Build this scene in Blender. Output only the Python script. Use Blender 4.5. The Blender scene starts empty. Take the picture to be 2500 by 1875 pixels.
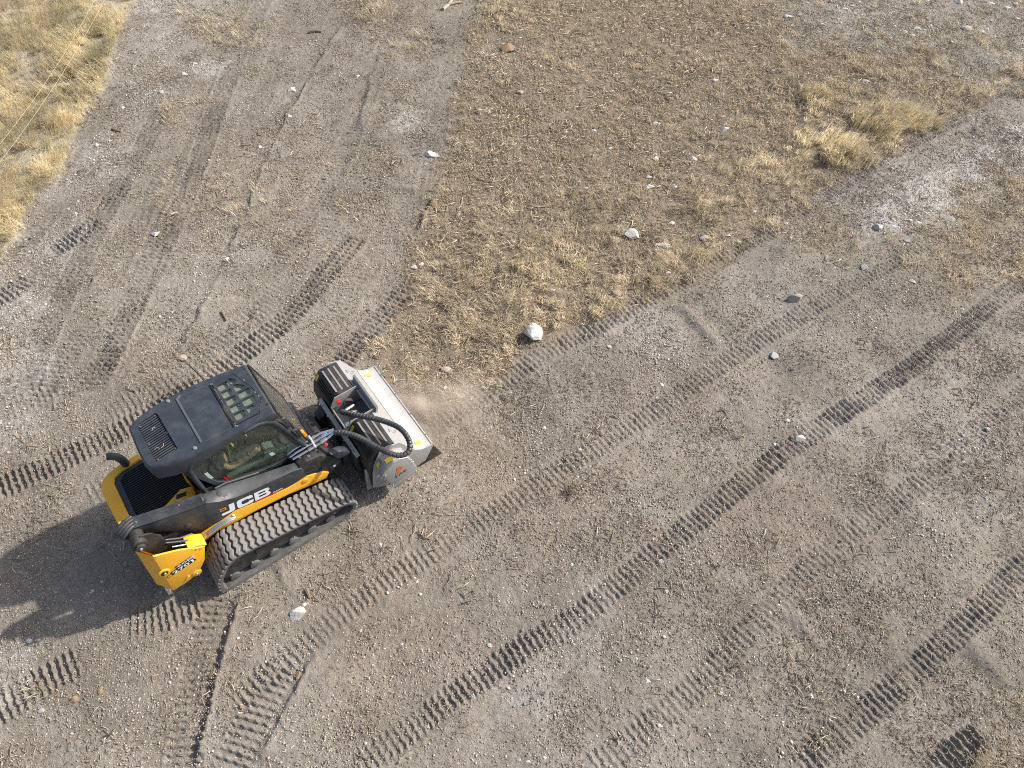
import bpy, bmesh, math, random
import numpy as np
from mathutils import Vector, Matrix

random.seed(7)
RNG = np.random.default_rng(11)
SC = bpy.context.scene
COL = SC.collection

# ------------------------------------------------------------------ camera, sky, sun, exposure
CAM_H, CAM_F, CAM_P = 9.3, 1760.0, math.radians(56.0)      # metres, focal length in photo pixels (of 2500), pitch below level
cam_d = bpy.data.cameras.new("camera")
cam_d.sensor_width = 36.0
cam_d.lens = 36.0 * CAM_F / 2500.0
cam_d.clip_end = 800.0
cam = bpy.data.objects.new("camera", cam_d)
cam.location = (0, 0, CAM_H)
cam.rotation_euler = (math.pi / 2 - CAM_P, 0, 0)
COL.objects.link(cam)
SC.camera = cam

SUN_AZ, SUN_EL = 20.5, 38.0                                # degrees, counter-clockwise from +X, above the horizon
world = bpy.data.worlds.new("World")
SC.world = world
world.use_nodes = True
wn = world.node_tree.nodes
sky = wn.new("ShaderNodeTexSky")
sky.sky_type = 'NISHITA'
sky.sun_disc = False
sky.sun_elevation = math.radians(SUN_EL)
sky.sun_rotation = math.radians(90.0 - SUN_AZ)
sky.altitude = 900
sky.dust_density = 6.0
sky.ozone_density = 0.6
wn["Background"].inputs[1].default_value = 0.125
world.node_tree.links.new(sky.outputs[0], wn["Background"].inputs[0])
sun_d = bpy.data.lights.new("sun", 'SUN')
sun_d.energy = 3.6
sun_d.angle = math.radians(1.2)
sun_d.color = (1.0, 0.95, 0.88)
sun = bpy.data.objects.new("sun", sun_d)
sv = Vector((math.cos(math.radians(SUN_EL)) * math.cos(math.radians(SUN_AZ)),
             math.cos(math.radians(SUN_EL)) * math.sin(math.radians(SUN_AZ)), math.sin(math.radians(SUN_EL))))
sun.rotation_euler = sv.to_track_quat('Z', 'Y').to_euler()
sun.location = (20, 8, 20)
COL.objects.link(sun)
SC.view_settings.view_transform = 'Standard'
SC.view_settings.look = 'None'
SC.view_settings.exposure = 0.68
SC.view_settings.gamma = 1.0
SC.cycles.use_denoising = False
SC.cycles.use_adaptive_sampling = False
SC.cycles.filter_width = 1.05
SC.cycles.max_bounces = 6
SC.cycles.transparent_max_bounces = 12
SC.cycles.volume_bounces = 3
SC.cycles.sample_clamp_indirect = 2.0
SC.cycles.caustics_reflective = False
SC.cycles.caustics_refractive = False

# ------------------------------------------------------------------ small helpers
def gp(u, v, z=0.0):
    """ground position (metres) of a point measured at photo pixel u, v, lying at height z"""
    x = (u - 1250) / CAM_F; y = -(v - 937.5) / CAM_F
    c, s = math.cos(CAM_P), math.sin(CAM_P)
    d = (x, c + y * s, -s + y * c)
    t = (CAM_H - z) / -d[2]
    return (d[0] * t, d[1] * t)

def tag(o, label=None, cat=None, group=None, kind=None):
    if label: o["label"] = label
    if cat: o["category"] = cat
    if group: o["group"] = group
    if kind: o["kind"] = kind
    return o

def sstep(a, b, x):
    t = np.clip((x - a) / (b - a), 0, 1)
    return t * t * (3 - 2 * t)

_LAT = {}
def vnoise(x, y, scale, seed):
    if seed not in _LAT:
        _LAT[seed] = np.random.default_rng(1000 + seed).random((256, 256))
    T = _LAT[seed]
    X = x / scale + 1000.37; Y = y / scale + 1000.71
    xi = np.floor(X).astype(np.int64); yi = np.floor(Y).astype(np.int64)
    fx = X - xi; fy = Y - yi
    fx = fx * fx * (3 - 2 * fx); fy = fy * fy * (3 - 2 * fy)
    x0 = xi & 255; x1 = (xi + 1) & 255; y0 = yi & 255; y1 = (yi + 1) & 255
    return (T[x0, y0] * (1 - fx) + T[x1, y0] * fx) * (1 - fy) + (T[x0, y1] * (1 - fx) + T[x1, y1] * fx) * fy

def fbm(x, y, scale, seed, octaves=4, gain=0.55):
    a, s, n = 1.0, 0.0, 0.0
    for k in range(octaves):
        s = s + a * vnoise(x, y, scale / (1.93 ** k), seed + 17 * k)
        n += a
        a *= gain
    return s / n

def seg_dist(px, py, pts):
    """distance, signed side (+ left of travel) and arc length along a polyline, for arrays of points"""
    best = np.full(px.shape, 1e9); side = np.zeros(px.shape); arc = np.zeros(px.shape)
    run = 0.0
    n = len(pts)
    for i in range(n - 1):
        (ax, ay), (bx, by) = pts[i], pts[i + 1]
        dx, dy = bx - ax, by - ay
        L = math.hypot(dx, dy)
        ux, uy = dx / L, dy / L
        t = (px - ax) * ux + (py - ay) * uy
        tc = np.clip(t, 0, L)
        ex = px - ax - tc * ux; ey = py - ay - tc * uy
        d = np.sqrt(ex * ex + ey * ey)
        s = np.sign(ux * (py - ay) - uy * (px - ax))
        m = d < best
        best = np.where(m, d, best); side = np.where(m, s, side); arc = np.where(m, run + tc, arc)
        run += L
    return best, side, arc, run

def in_poly(px, py, pts):
    """signed distance to a closed polygon, positive inside"""
    d, _, _, _ = seg_dist(px, py, pts + [pts[0]])
    ins = np.zeros(px.shape, bool)
    n = len(pts)
    for i in range(n):
        (ax, ay), (bx, by) = pts[i], pts[(i + 1) % n]
        c = (ay > py) != (by > py)
        with np.errstate(divide='ignore', invalid='ignore'):
            xx = (bx - ax) * (py - ay) / ((by - ay) if by != ay else 1e-9) + ax
        ins ^= c & (px < xx)
    return np.where(ins, d, -d)

def smooth_line(pix, step=0.25):
    """photo-measured polyline to a smooth ground polyline in metres (Catmull-Rom)"""
    P = [np.array(gp(*q)) for q in pix]
    if len(P) == 2:
        return [tuple(P[0]), tuple(P[1])]
    P = [2 * P[0] - P[1]] + P + [2 * P[-1] - P[-2]]
    out = []
    for i in range(1, len(P) - 2):
        n = max(2, int(np.linalg.norm(P[i + 1] - P[i]) / (step * 3)))
        for k in range(n):
            t = k / n
            q = 0.5 * ((2 * P[i]) + (-P[i - 1] + P[i + 1]) * t + (2 * P[i - 1] - 5 * P[i] + 4 * P[i + 1] - P[i + 2]) * t * t
                       + (-P[i - 1] + 3 * P[i] - 3 * P[i + 1] + P[i + 2]) * t ** 3)
            out.append(tuple(q))
    out.append(tuple(P[-2]))
    return out

# ------------------------------------------------------------------ material helpers
class NT:
    def __init__(self, name):
        self.m = bpy.data.materials.new(name); self.m.use_nodes = True
        self.t = self.m.node_tree; self.n = self.t.nodes; self.l = self.t.links
        self.b = self.n["Principled BSDF"]; self.out = self.n["Material Output"]
    def add(self, typ, **kw):
        nd = self.n.new(typ)
        for k, v in kw.items(): setattr(nd, k, v)
        return nd
    def link(self, a, b): self.l.new(a, b)
    def noise(self, scale, detail=3.0, rough=0.6, coord=None, dist=0.0):
        nd = self.add("ShaderNodeTexNoise")
        nd.inputs["Scale"].default_value = scale; nd.inputs["Detail"].default_value = detail
        nd.inputs["Roughness"].default_value = rough; nd.inputs["Distortion"].default_value = dist
        if coord is not None: self.link(coord, nd.inputs["Vector"])
        return nd
    def ramp(self, fac, stops):
        nd = self.add("ShaderNodeValToRGB")
        e = nd.color_ramp.elements
        while len(e) < len(stops): e.new(0.5)
        for k, (p, c) in enumerate(stops):
            e[k].position = p; e[k].color = c if len(c) == 4 else (*c, 1)
        self.link(fac, nd.inputs[0])
        return nd
    def mix(self, a, b, fac, blend='MIX'):
        nd = self.add("ShaderNodeMix", data_type='RGBA', blend_type=blend)
        for sock, v in ((nd.inputs[0], fac), (nd.inputs[6], a), (nd.inputs[7], b)):
            if hasattr(v, "links"): self.link(v, sock)
            elif isinstance(v, (int, float)): sock.default_value = v
            else: sock.default_value = (*v, 1)
        return nd.outputs[2]
    def bump(self, h, strength, dist):
        nd = self.add("ShaderNodeBump")
        nd.inputs["Strength"].default_value = strength; nd.inputs["Distance"].default_value = dist
        self.link(h, nd.inputs["Height"]); self.link(nd.outputs[0], self.b.inputs["Normal"])
        return nd
    def obj(self):
        return self.add("ShaderNodeTexCoord").outputs["Object"]

DUST = (0.30, 0.25, 0.20)
def paint(name, col, rough=0.4, metal=0.0, dust=0.25, scratch=0.0, coat=0.0, dust_scale=6.0, dust_col=DUST):
    """painted or moulded surface with settled dust and fine scuffs"""
    t = NT(name); co = t.obj()
    n1 = t.noise(dust_scale, 6, 0.7, co)
    n2 = t.noise(90, 2, 0.5, co)
    r1 = t.ramp(n1.outputs[0], [(0.42, (0, 0, 0)), (0.75, (1, 1, 1))])
    r2 = t.ramp(n2.outputs[0], [(0.62, (0, 0, 0)), (0.70, (1, 1, 1))])
    mul = t.add("ShaderNodeMath", operation='MULTIPLY'); mul.inputs[1].default_value = dust
    t.link(r1.outputs[0], mul.inputs[0])
    c = t.mix(col, dust_col, mul.outputs[0])
    m2 = t.add("ShaderNodeMath", operation='MULTIPLY'); m2.inputs[1].default_value = dust * 0.5
    t.link(r2.outputs[0], m2.inputs[0])
    c = t.mix(c, dust_col, m2.outputs[0])
    if scratch:
        mp = t.add("ShaderNodeMapping"); mp.inputs["Scale"].default_value = (4.0, 90.0, 40.0); mp.inputs["Rotation"].default_value = (0.2, 0.3, 0.7)
        t.link(co, mp.inputs[0]); w = t.noise(1.0, 2, 0.5, mp.outputs[0])
        r3 = t.ramp(w.outputs[0], [(0.68, (0, 0, 0)), (0.76, (1, 1, 1))])
        m3 = t.add("ShaderNodeMath", operation='MULTIPLY'); m3.inputs[1].default_value = scratch
        t.link(r3.outputs[0], m3.inputs[0])
        c = t.mix(c, (0.35, 0.35, 0.35), m3.outputs[0])
    t.link(c, t.b.inputs["Base Color"])
    rr = t.add("ShaderNodeMapRange"); rr.inputs[3].default_value = rough; rr.inputs[4].default_value = min(1, rough + 0.35)
    t.link(r1.outputs[0], rr.inputs[0]); t.link(rr.outputs[0], t.b.inputs["Roughness"])
    t.b.inputs["Metallic"].default_value = metal
    t.b.inputs["Coat Weight"].default_value = coat
    n3 = t.noise(25, 2, 0.5, co)
    t.bump(n3.outputs[0], 0.08, 0.01)
    return t.m

def plain(name, col, rough=0.6, metal=0.0, var=0.25, scale=20.0):
    t = NT(name); co = t.obj()
    n = t.noise(scale, 4, 0.6, co)
    c = t.mix([q * (1 - var) for q in col], [min(1, q * (1 + var)) for q in col], n.outputs[0])
    t.link(c, t.b.inputs["Base Color"])
    t.b.inputs["Roughness"].default_value = rough; t.b.inputs["Metallic"].default_value = metal
    return t.m

# ------------------------------------------------------------------ the ground: bare worked soil, mown and standing dry grass, track prints
def poly(*pix): return [gp(*q) for q in pix]
Z_GRASS_FAR = poly((-700, -120), (350, -60), (318, 40), (262, 190), (205, 300), (135, 430), (62, 540), (0, 640), (-60, 760), (-700, 760))
Z_MOWN = poly((1180, -120), (2900, -160), (2700, 150), (2330, 296), (2080, 440), (1850, 592), (1700, 690), (1520, 770), (1330, 842), (1190, 930),
              (1060, 985), (960, 960), (900, 860), (960, 740), (1000, 610), (1045, 500), (1085, 330), (1110, 200))
Z_STONY = poly((1820, -200), (3000, -200), (3000, 160), (2500, 225), (2420, 240), (2300, 160), (2180, 140), (2050, 110), (1930, 105))
Z_CHALK = poly((2075, 545), (2120, 475), (2280, 405), (2420, 335), (2700, 230), (2700, 330), (2500, 425), (2380, 480), (2280, 555), (2170, 575))
Z_PATCHES = [  # short grass on the worked strip: centre pixel, radius in metres, weight
    (430, 275, 0.65, 0.45), (560, 70, 0.9, 0.40), (905, 20, 0.8, 0.6), (2400, 560, 1.5, 0.85), (2300, 640, 0.9, 0.7), (2480, 500, 1.1, 0.8),
    (2490, 1810, 0.5, 0.45), (2440, 1865, 0.4, 0.4), (650, 470, 1.6, 0.15), (760, 560, 1.2, 0.12), (480, 480, 1.0, 0.12), (60, 1640, 0.45, 0.2),
    (560, 1700, 0.35, 0.12), (640, 1560, 0.35, 0.1), (2010, 575, 0.7, 0.5), (2180, 590, 0.6, 0.5), (1080, 930, 0.6, 0.5), (500, 60, 0.8, 0.25),
    (1010, 120, 0.7, 0.4)]
Z_PALE = [(430, 50, 1.4, 0.45), (330, 210, 1.2, 0.45), (230, 400, 1.0, 0.5), (110, 620, 0.9, 0.5), (40, 850, 0.8, 0.6), (250, 165, 0.7, 0.9), (350, 20, 0.6, 0.7), (520, 165, 0.55, 0.8), (150, 430, 0.8, 0.5), (20, 760, 0.6, 0.8), (60, 900, 0.8, 0.7),
          (20, 1050, 0.6, 0.6), (2230, 470, 1.0, 0.9), (2350, 420, 0.9, 0.8), (2150, 520, 0.6, 0.9), (2440, 380, 0.8, 0.6), (2060, 20, 1.3, 0.9),
          (2220, 60, 1.1, 0.9), (2420, 40, 1.2, 0.6), (1210, 150, 0.7, 0.8), (1000, 290, 0.45, 0.8), (1600, 840, 0.6, 0.6), (1560, 800, 0.5, 0.5),
          (1340, 1690, 0.6, 0.45), (1440, 1560, 0.6, 0.4), (20, 1650, 0.5, 0.6), (1950, 1000, 0.6, 0.3), (1080, 1180, 0.5, 0.3), (2380, 1060, 0.6, 0.4),
          (1110, 340, 0.4, 0.5), (600, 620, 0.5, 0.25)]
Z_DARK = [(1340, 260, 1.6, 0.45), (1520, 200, 1.7, 0.35), (1200, 420, 0.9, 0.3), (1700, 300, 1.2, 0.3), (740, 60, 1.2, 0.6), (1255, 210, 0.8, 0.9), (1250, 110, 0.7, 0.8), (1850, 610, 0.7, 0.6), (1300, 1010, 0.6, 0.35), (420, 560, 0.8, 0.4),
          (870, 470, 0.6, 0.5), (2350, 120, 1.2, 0.5), (1880, 50, 0.7, 0.5), (1100, 90, 0.6, 0.6), (1740, 1010, 0.7, 0.3), (1500, 930, 0.6, 0.3),
          (1850, 1270, 0.6, 0.35), (1700, 1200, 0.5, 0.3), (430, 1640, 0.4, 0.3), (620, 1640, 0.35, 0.4)]
Z_RED = [(1180, 1130, 1.0, 0.8), (1060, 1010, 0.6, 0.8), (1330, 1180, 1.0, 0.5), (1900, 1230, 1.2, 0.5), (900, 640, 0.9, 0.5), (1000, 40, 0.8, 0.6),
         (1500, 1120, 1.2, 0.4), (1700, 960, 0.9, 0.35), (820, 900, 0.8, 0.4), (520, 420, 1.2, 0.3), (960, 1500, 1.0, 0.3)]
Z_TALL = [  # where the dry grass still stands: centre pixel, radius, weight
    (2135, 300, 0.85, 1.0), (2060, 350, 0.7, 0.8), (2230, 290, 0.6, 0.8), (1990, 250, 0.5, 0.6), (1960, 360, 0.7, 0.6), (1840, 420, 0.9, 0.55),
    (1760, 500, 0.8, 0.5), (1900, 470, 0.6, 0.5), (1700, 620, 0.6, 0.5), (1590, 680, 0.6, 0.55), (1480, 740, 0.55, 0.55), (1340, 690, 0.6, 0.4),
    (1230, 640, 0.6, 0.4), (1300, 600, 0.6, 0.4), (1420, 660, 0.6, 0.45), (1180, 560, 0.6, 0.35), (1120, 640, 0.5, 0.35), (1250, 770, 0.5, 0.35),
    (1370, 800, 0.5, 0.4), (1500, 600, 0.6, 0.35), (2350, 230, 0.5, 0.35), (2450, 180, 0.5, 0.4), (1200, 30, 0.6, 0.4), (1300, 20, 0.7, 0.35),
    (2400, 100, 0.5, 0.4), (2250, 20, 0.5, 0.4), (900, 10, 0.6, 0.6), (1420, 520, 0.8, 0.2)]

def blobs(px, py, lst, seed):
    r = np.zeros(px.shape)
    wob = fbm(px, py, 0.7, seed, 4) - 0.5
    for u, v, rad, w in lst:
        cx, cy = gp(u, v)
        d = np.sqrt((px - cx) ** 2 + (py - cy) ** 2) / rad
        m = d < 2.2
        if not m.any(): continue
        val = np.zeros(px.shape)
        val[m] = w * sstep(1.25, 0.25, d[m] + wob[m] * 1.5)
        r = np.maximum(r, val)
    return r

LUSH = [gp(*q) for q in ((1000, 900), (1190, 880), (1330, 800), (1520, 730), (1700, 650), (1850, 560), (2080, 410), (2330, 270))]

def zones(px, py):
    e = (fbm(px, py, 0.55, 3, 4) - 0.5)
    far = sstep(-0.06, 0.14, in_poly(px, py, Z_GRASS_FAR) + e * 0.45)
    mown = sstep(-0.10, 0.25, in_poly(px, py, Z_MOWN) + e * 0.7)
    stony = sstep(-0.3, 0.5, in_poly(px, py, Z_STONY) + e * 2.2)
    mown = mown * (1 - 0.5 * stony)
    z = dict(far=far, mown=mown, stony=stony)
    dl, _, _, _ = seg_dist(px, py, LUSH)
    z['lush'] = np.clip(sstep(3.6, 0.3, dl + e * 2.0) * 0.75 + 0.30 * sstep(0.45, 0.75, fbm(px, py, 1.8, 33, 3)), 0, 1)
    z['patch'] = blobs(px, py, Z_PATCHES, 40)
    z['pale'] = np.maximum(np.maximum(0.72 * blobs(px, py, Z_PALE, 60), 0.90 * sstep(-0.10, 0.30, in_poly(px, py, Z_CHALK) + e * 0.9)), 0.40 * stony * sstep(0.45, 0.7, fbm(px, py, 1.1, 44, 3)))
    z['dark'] = blobs(px, py, Z_DARK, 80)
    z['red'] = blobs(px, py, Z_RED, 90)
    z['tall'] = np.maximum(blobs(px, py, Z_TALL, 99) * mown, far)
    return z

# crawler prints: centre line in photo pixels, strength, patchiness, seed
PRINTS = [
    ([(1060, 1040), (1130, 993), (1322, 868), (1627, 712), (1860, 575), (2125, 408), (2330, 300), (2560, 180)], 1.0, 0.85, 1),
    ([(560, 1730), (681, 1627), (830, 1500), (964, 1408), (1243, 1226), (1450, 1097), (1616, 994), (1842, 842), (2136, 667), (2260, 590)], 0.8, 0.95, 2),
    ([(860, 1890), (904, 1854), (1221, 1616), (1413, 1503), (1695, 1277), (1944, 1085), (2215, 904), (2500, 684), (2600, 600)], 1.12, 1.0, 3),
    ([(1440, 1885), (1600, 1760), (1700, 1670), (1872, 1495), (2056, 1316), (2240, 1185), (2400, 1040), (2560, 900)], 0.75, 0.9, 4),
    ([(1940, 1885), (2000, 1832), (2240, 1630), (2478, 1400), (2580, 1310)], 0.95, 1.0, 5),
    ([(2270, 1900), (2330, 1845), (2400, 1785)], 1.4, 1.0, 6),
    ([(875, 570), (800, 660), (700, 780), (610, 850), (500, 930), (339, 1028), (113, 1141), (-40, 1210)], 1.6, 0.95, 7),
    ([(1010, 680), (940, 760), (881, 825), (820, 900), (768, 945)], 1.5, 0.95, 8),
    ([(250, 530), (185, 580), (124, 616)], 1.6, 1.0, 9),
    ([(80, 672), (40, 706), (-30, 750)], 1.4, 1.0, 10),
    ([(400, 260), (339, 373), (260, 510), (195, 640), (150, 730), (95, 850), (60, 960)], 1.7, 0.9, 11),
    ([(655, -20), (588, 113), (520, 290), (470, 430), (384, 623), (330, 740), (270, 850), (220, 960)], 1.65, 0.85, 12),
    ([(1015, -30), (960, 80), (905, 210), (868, 300), (845, 360)], 1.4, 0.95, 13),
    ([(850, 340), (800, 450), (730, 560), (640, 690)], 1.1, 0.7, 14),
    ([(1180, -30), (1120, 110), (1085, 220), (1060, 350), (1030, 510)], 1.3, 0.75, 15),
    ([(780, 120), (800, 90), (830, 20)], 0.45, 0.6, 16),
    ([(-60, 1770), (0, 1728), (113, 1657), (205, 1605)], 1.5, 0.95, 17),
    ([(300, 1530), (390, 1508), (500, 1462)], 1.2, 0.9, 18),
    ([(540, 1440), (510, 1530), (475, 1702), (440, 1890)], 1.5, 0.9, 19),
    ([(700, 1610), (640, 1720), (560, 1890)], 1.5, 0.85, 20),
    ([(0, 1010), (160, 940), (300, 860), (420, 780), (520, 690)], 0.45, 0.5, 21),
    ([(2560, 960), (2400, 1090), (2200, 1270), (2000, 1470)], 0.35, 0.4, 22),
    ([(620, 1000), (720, 900), (830, 780)], 0.55, 0.6, 23),
    ([(690, 130), (640, 260), (560, 430)], 0.4, 0.5, 24),
    ([(720, 1020), (640, 1060), (560, 1120)], 0.6, 0.8, 25),
    ([(560, 40), (500, 200), (430, 360), (350, 520), (270, 680), (180, 840), (80, 1000)], 1.1, 0.65, 26),
    ([(470, 330), (420, 480), (360, 640), (300, 800), (240, 920)], 1.2, 0.65, 27),
    ([(900, 330), (840, 460), (780, 580), (700, 690), (580, 800), (430, 920), (250, 1020)], 0.7, 0.75, 28),
    ([(1000, 380), (960, 520), (900, 640), (800, 790)], 0.65, 0.7, 29),
    ([(330, 90), (270, 240), (190, 400), (90, 560), (10, 660)], 0.9, 0.6, 30),
    ([(720, -20), (690, 90), (640, 240), (590, 350)], 1.1, 0.7, 31),
    ([(640, 980), (520, 1040), (380, 1120), (200, 1220)], 0.55, 0.7, 32),
]
PRINTS = [(smooth_line(q), s, k, sd) for q, s, k, sd in PRINTS]
# low windrow steps left by the cutter head: line, height of the higher (right-hand) side, falloff
STEPS = [([(420, 885), (480, 770), (560, 610), (625, 452), (700, 279), (772, 166), (830, 60)], 0.036, 0.9, 31),
         ([(592, 1440), (560, 1550), (538, 1627), (501, 1758), (465, 1890)], 0.055, 0.9, 32),
         ([(776, 1581), (715, 1690), (660, 1800), (615, 1890)], 0.040, 0.8, 33),
         ([(1060, 460), (1035, 520), (1015, 575)], 0.045, 0.5, 34),
         ([(240, 665), (225, 690), (205, 715)], 0.05, 0.4, 35),
         ([(930, 130), (905, 190), (880, 280), (845, 330)], 0.035, 0.6, 36),
         ([(640, 1350), (700, 1440), (735, 1480)], 0.02, 0.5, 37)]
STEPS = [(smooth_line(q if q[0][1] > q[-1][1] else q[::-1]), a, w, sd) for q, a, w, sd in STEPS]
# soft furrows and rolls across the strip: line, depth, half-width
ROLLS = [([(1640, 740), (1700, 800), (1755, 860)], 0.05, 0.13), ([(2330, 1560), (2400, 1630), (2470, 1700)], 0.06, 0.16),
         ([(1900, 1480), (1950, 1540), (2010, 1600)], 0.035, 0.12), ([(980, 92), (1040, 100), (1100, 108)], 0.06, 0.10),
         ([(920, 240), (980, 243), (1040, 250)], 0.03, 0.14), ([(930, 460), (980, 458), (1030, 462)], 0.05, 0.1),
         ([(930, 320), (1000, 325)], 0.025, 0.12), ([(1890, 590), (1910, 640)], 0.04, 0.2), ([(2290, 100), (2400, 160), (2500, 200)], 0.08, 0.5)]
ROLLS = [(smooth_line(q), a, w) for q, a, w in ROLLS]
PITCH, TRW = 0.090, 0.156

MACH_C = (-3.2, 4.75)

def ground_h(px, py, fine=True):
    h = (fbm(px, py, 5.0, 5, 3) - 0.5) * 0.16 + (fbm(px, py, 0.9, 6, 3) - 0.5) * 0.05
    z = zones(px, py)
    fl = sstep(3.4, 2.0, np.sqrt((px - MACH_C[0]) ** 2 + (py - MACH_C[1]) ** 2))      # level where the machine stands
    h = h * (1 - fl)
    h = h + z['tall'] * (fbm(px, py, 0.35, 9, 3) - 0.35) * 0.10 + z['mown'] * ((fbm(px, py, 0.30, 10, 3) - 0.5) * (0.05 + 0.09 * z['lush']))
    def near(pts, m):
        P = np.array(pts); lo = P.min(0) - m; hi = P.max(0) + m
        return np.nonzero((GXY[0] > lo[0]) & (GXY[0] < hi[0]) & (GXY[1] > lo[1]) & (GXY[1] < hi[1]))[0]
    GXY = (px, py); PX, PY, HH = px, py, h
    for pts, amp, w, sd in STEPS:
        ix = near(pts, 4.0)
        if not len(ix): continue
        px, py, h = PX[ix], PY[ix], HH[ix]
        d, s, a, L = seg_dist(px, py, pts)
        wob = (vnoise(px, py, 0.25, sd) - 0.5) * (0.03 if sd in (32, 33) else 0.10) + (vnoise(px, py, 0.06, sd + 3) - 0.5) * 0.03
        sd_ = -s * d + wob                      # positive on the right-hand side
        ends = sstep(0, 0.3, a) * sstep(0, 0.3, L - a) * ((0.8 if sd in (32, 33) else 0.25) + (0.2 if sd in (32, 33) else 0.75) * sstep(0.3, 0.6, vnoise(px, py, 0.45, sd + 7)))
        prof = sstep(-0.03, 0.035, sd_) * np.exp(-np.maximum(sd_, 0) / w)
        crumb = np.exp(-((sd_ - 0.03) / 0.05) ** 2) * (0.25 + 0.6 * vnoise(px, py, 0.12, sd + 5))
        h = h + amp * ends * (prof + 0.6 * crumb - 0.5 * np.exp(-((sd_ + 0.07) / 0.05) ** 2))
        HH[ix] = h
    for pts, amp, w in ROLLS:
        ix = near(pts, 1.6)
        if not len(ix): continue
        px, py, h = PX[ix], PY[ix], HH[ix]
        d, s, a, L = seg_dist(px, py, pts)
        ends = sstep(0, 0.25, a) * sstep(0, 0.25, L - a)
        q = s * d / w
        HH[ix] = h + amp * ends * q * np.exp(-q * q) * 1.2
    px, py, h = PX, PY, HH
    z['print'] = np.zeros(px.shape)
    for pts, st, keep, sd in PRINTS:
        ix = near(pts, 0.40)
        if not len(ix): continue
        d, s, a, L = seg_dist(px[ix], py[ix], pts)
        k_ = d < 0.40
        if not k_.any(): continue
        m = ix[k_]
        d, s, a, X, Y = d[k_], s[k_], a[k_], px[m], py[m]
        b = s * d + (vnoise(X, Y, 0.5, sd + 40) - 0.5) * 0.03
        ends = sstep(0, 0.12, a) * sstep(0, 0.12, L - a)
        patch = sstep(0.66 - keep * 0.62, 0.86 - keep * 0.62, fbm(X, Y, 0.8, sd + 60, 3) * 0.9 + 0.12)
        lat = (0.65 + 0.35 * sstep(0.25, 0.6, fbm(X, Y, 0.35, sd + 80, 2))) * (0.55 + 0.9 * fbm(X, Y, 0.07, sd + 85, 2))
        zig = 0.075 * np.sin(6.283 * b / 0.12 + sd) + 0.12 * b / 0.225
        wob = (vnoise(X, Y, 0.16, sd + 90) - 0.5) * 0.16
        ph = (a / PITCH + zig + wob) % 1.0
        ridge = sstep(0.0, 0.16, ph) * sstep(0.50, 0.24, ph)
        hw = TRW + (0.045 if sd > 6 else 0.0)
        w = sstep(hw + 0.04, hw - 0.03, np.abs(b) + (vnoise(X, Y, 0.09, sd + 70) - 0.5) * 0.06)
        dep = 0.030 * st * patch * ends * lat
        z['print'][m] = np.maximum(z['print'][m], np.clip(w * patch * ends * st, 0, 1))
        berm = np.exp(-((np.abs(b) - hw - 0.035) / 0.035) ** 2) * (0.3 + 0.9 * vnoise(X, Y, 0.1, sd + 120))
        h[m] = h[m] + w * dep * (ridge * 1.15 - 0.42) + 0.25 * dep * berm
    if fine:
        soft = (1 - 0.5 * z['far']) * (1 - 0.65 * z['print'])
        h = h + soft * ((fbm(px, py, 0.075, 21, 2) - 0.5) * 0.016 + (vnoise(px, py, 0.032, 22) - 0.5) * 0.009)
    return h, z

def ground_colour(px, py, z):
    n1 = fbm(px, py, 2.4, 50, 4); n2 = fbm(px, py, 0.5, 51, 4); n3 = vnoise(px, py, 0.05, 52)
    soil = np.stack([0.272 + 0 * px, 0.239 + 0 * px, 0.197 + 0 * px], 1)
    soil *= (0.72 + 0.52 * n2 + 0.35 * (n1 - 0.5))[:, None]
    def blend(c, m):
        nonlocal soil
        soil = soil * (1 - m[:, None]) + np.array(c)[None, :] * m[:, None]
    blend((0.315, 0.290, 0.250), 0.55 * sstep(0.5, 0.72, n1))
    blend((0.310, 0.240, 0.178), 0.6 * z['red'])
    blend((0.165, 0.138, 0.113), 0.7 * z['dark'])
    blend((0.50, 0.485, 0.455), 0.85 * z['pale'] * sstep(0.25, 0.6, n2 * 0.7 + n3 * 0.4))
    blend((0.340, 0.285, 0.190), 0.5 * z['patch'])
    blend((0.250, 0.198, 0.135), 0.8 * z['mown'] * (1 - 0.6 * z['pale']) * (1 - 0.5 * z['dark']))
    blend((0.40, 0.355, 0.25), 0.8 * z['far'])
    blend((0.30, 0.275, 0.235), 0.5 * z['stony'])
    soil *= (0.86 + 0.28 * n3)[:, None]
    return np.clip(soil, 0.01, 0.8)

def axis_fan(n_core, lo, hi, far, n_out):
    core = np.linspace(lo, hi, n_core)
    out = np.geomspace(0.12, far, n_out)
    return np.concatenate([lo - out[::-1], core, hi + out])

NX, NY = 960, 760
S = axis_fan(NX, -1.0, 1.0, 8.0, 12)
t = np.linspace(0, 1, NY)
yc = 0.1 + 19.4 * (0.52 * t + 0.48 * t * t)
YY = np.concatenate([0.1 - np.geomspace(0.3, 60, 12)[::-1], yc, 19.5 + np.geomspace(0.4, 90, 14)])
half = 6.6 + 0.40 * np.clip(YY - 0.5, 0, 40)
GX = (S[None, :] * half[:, None]).ravel()
GY = np.repeat(YY, len(S))
GH, GZ = ground_h(GX, GY)
GC = ground_colour(GX, GY, GZ)
ny, nx = len(YY), len(S)
idx = np.arange(ny * nx).reshape(ny, nx)
quads = np.stack([idx[:-1, :-1], idx[:-1, 1:], idx[1:, 1:], idx[1:, :-1]], -1).reshape(-1, 4)

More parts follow.
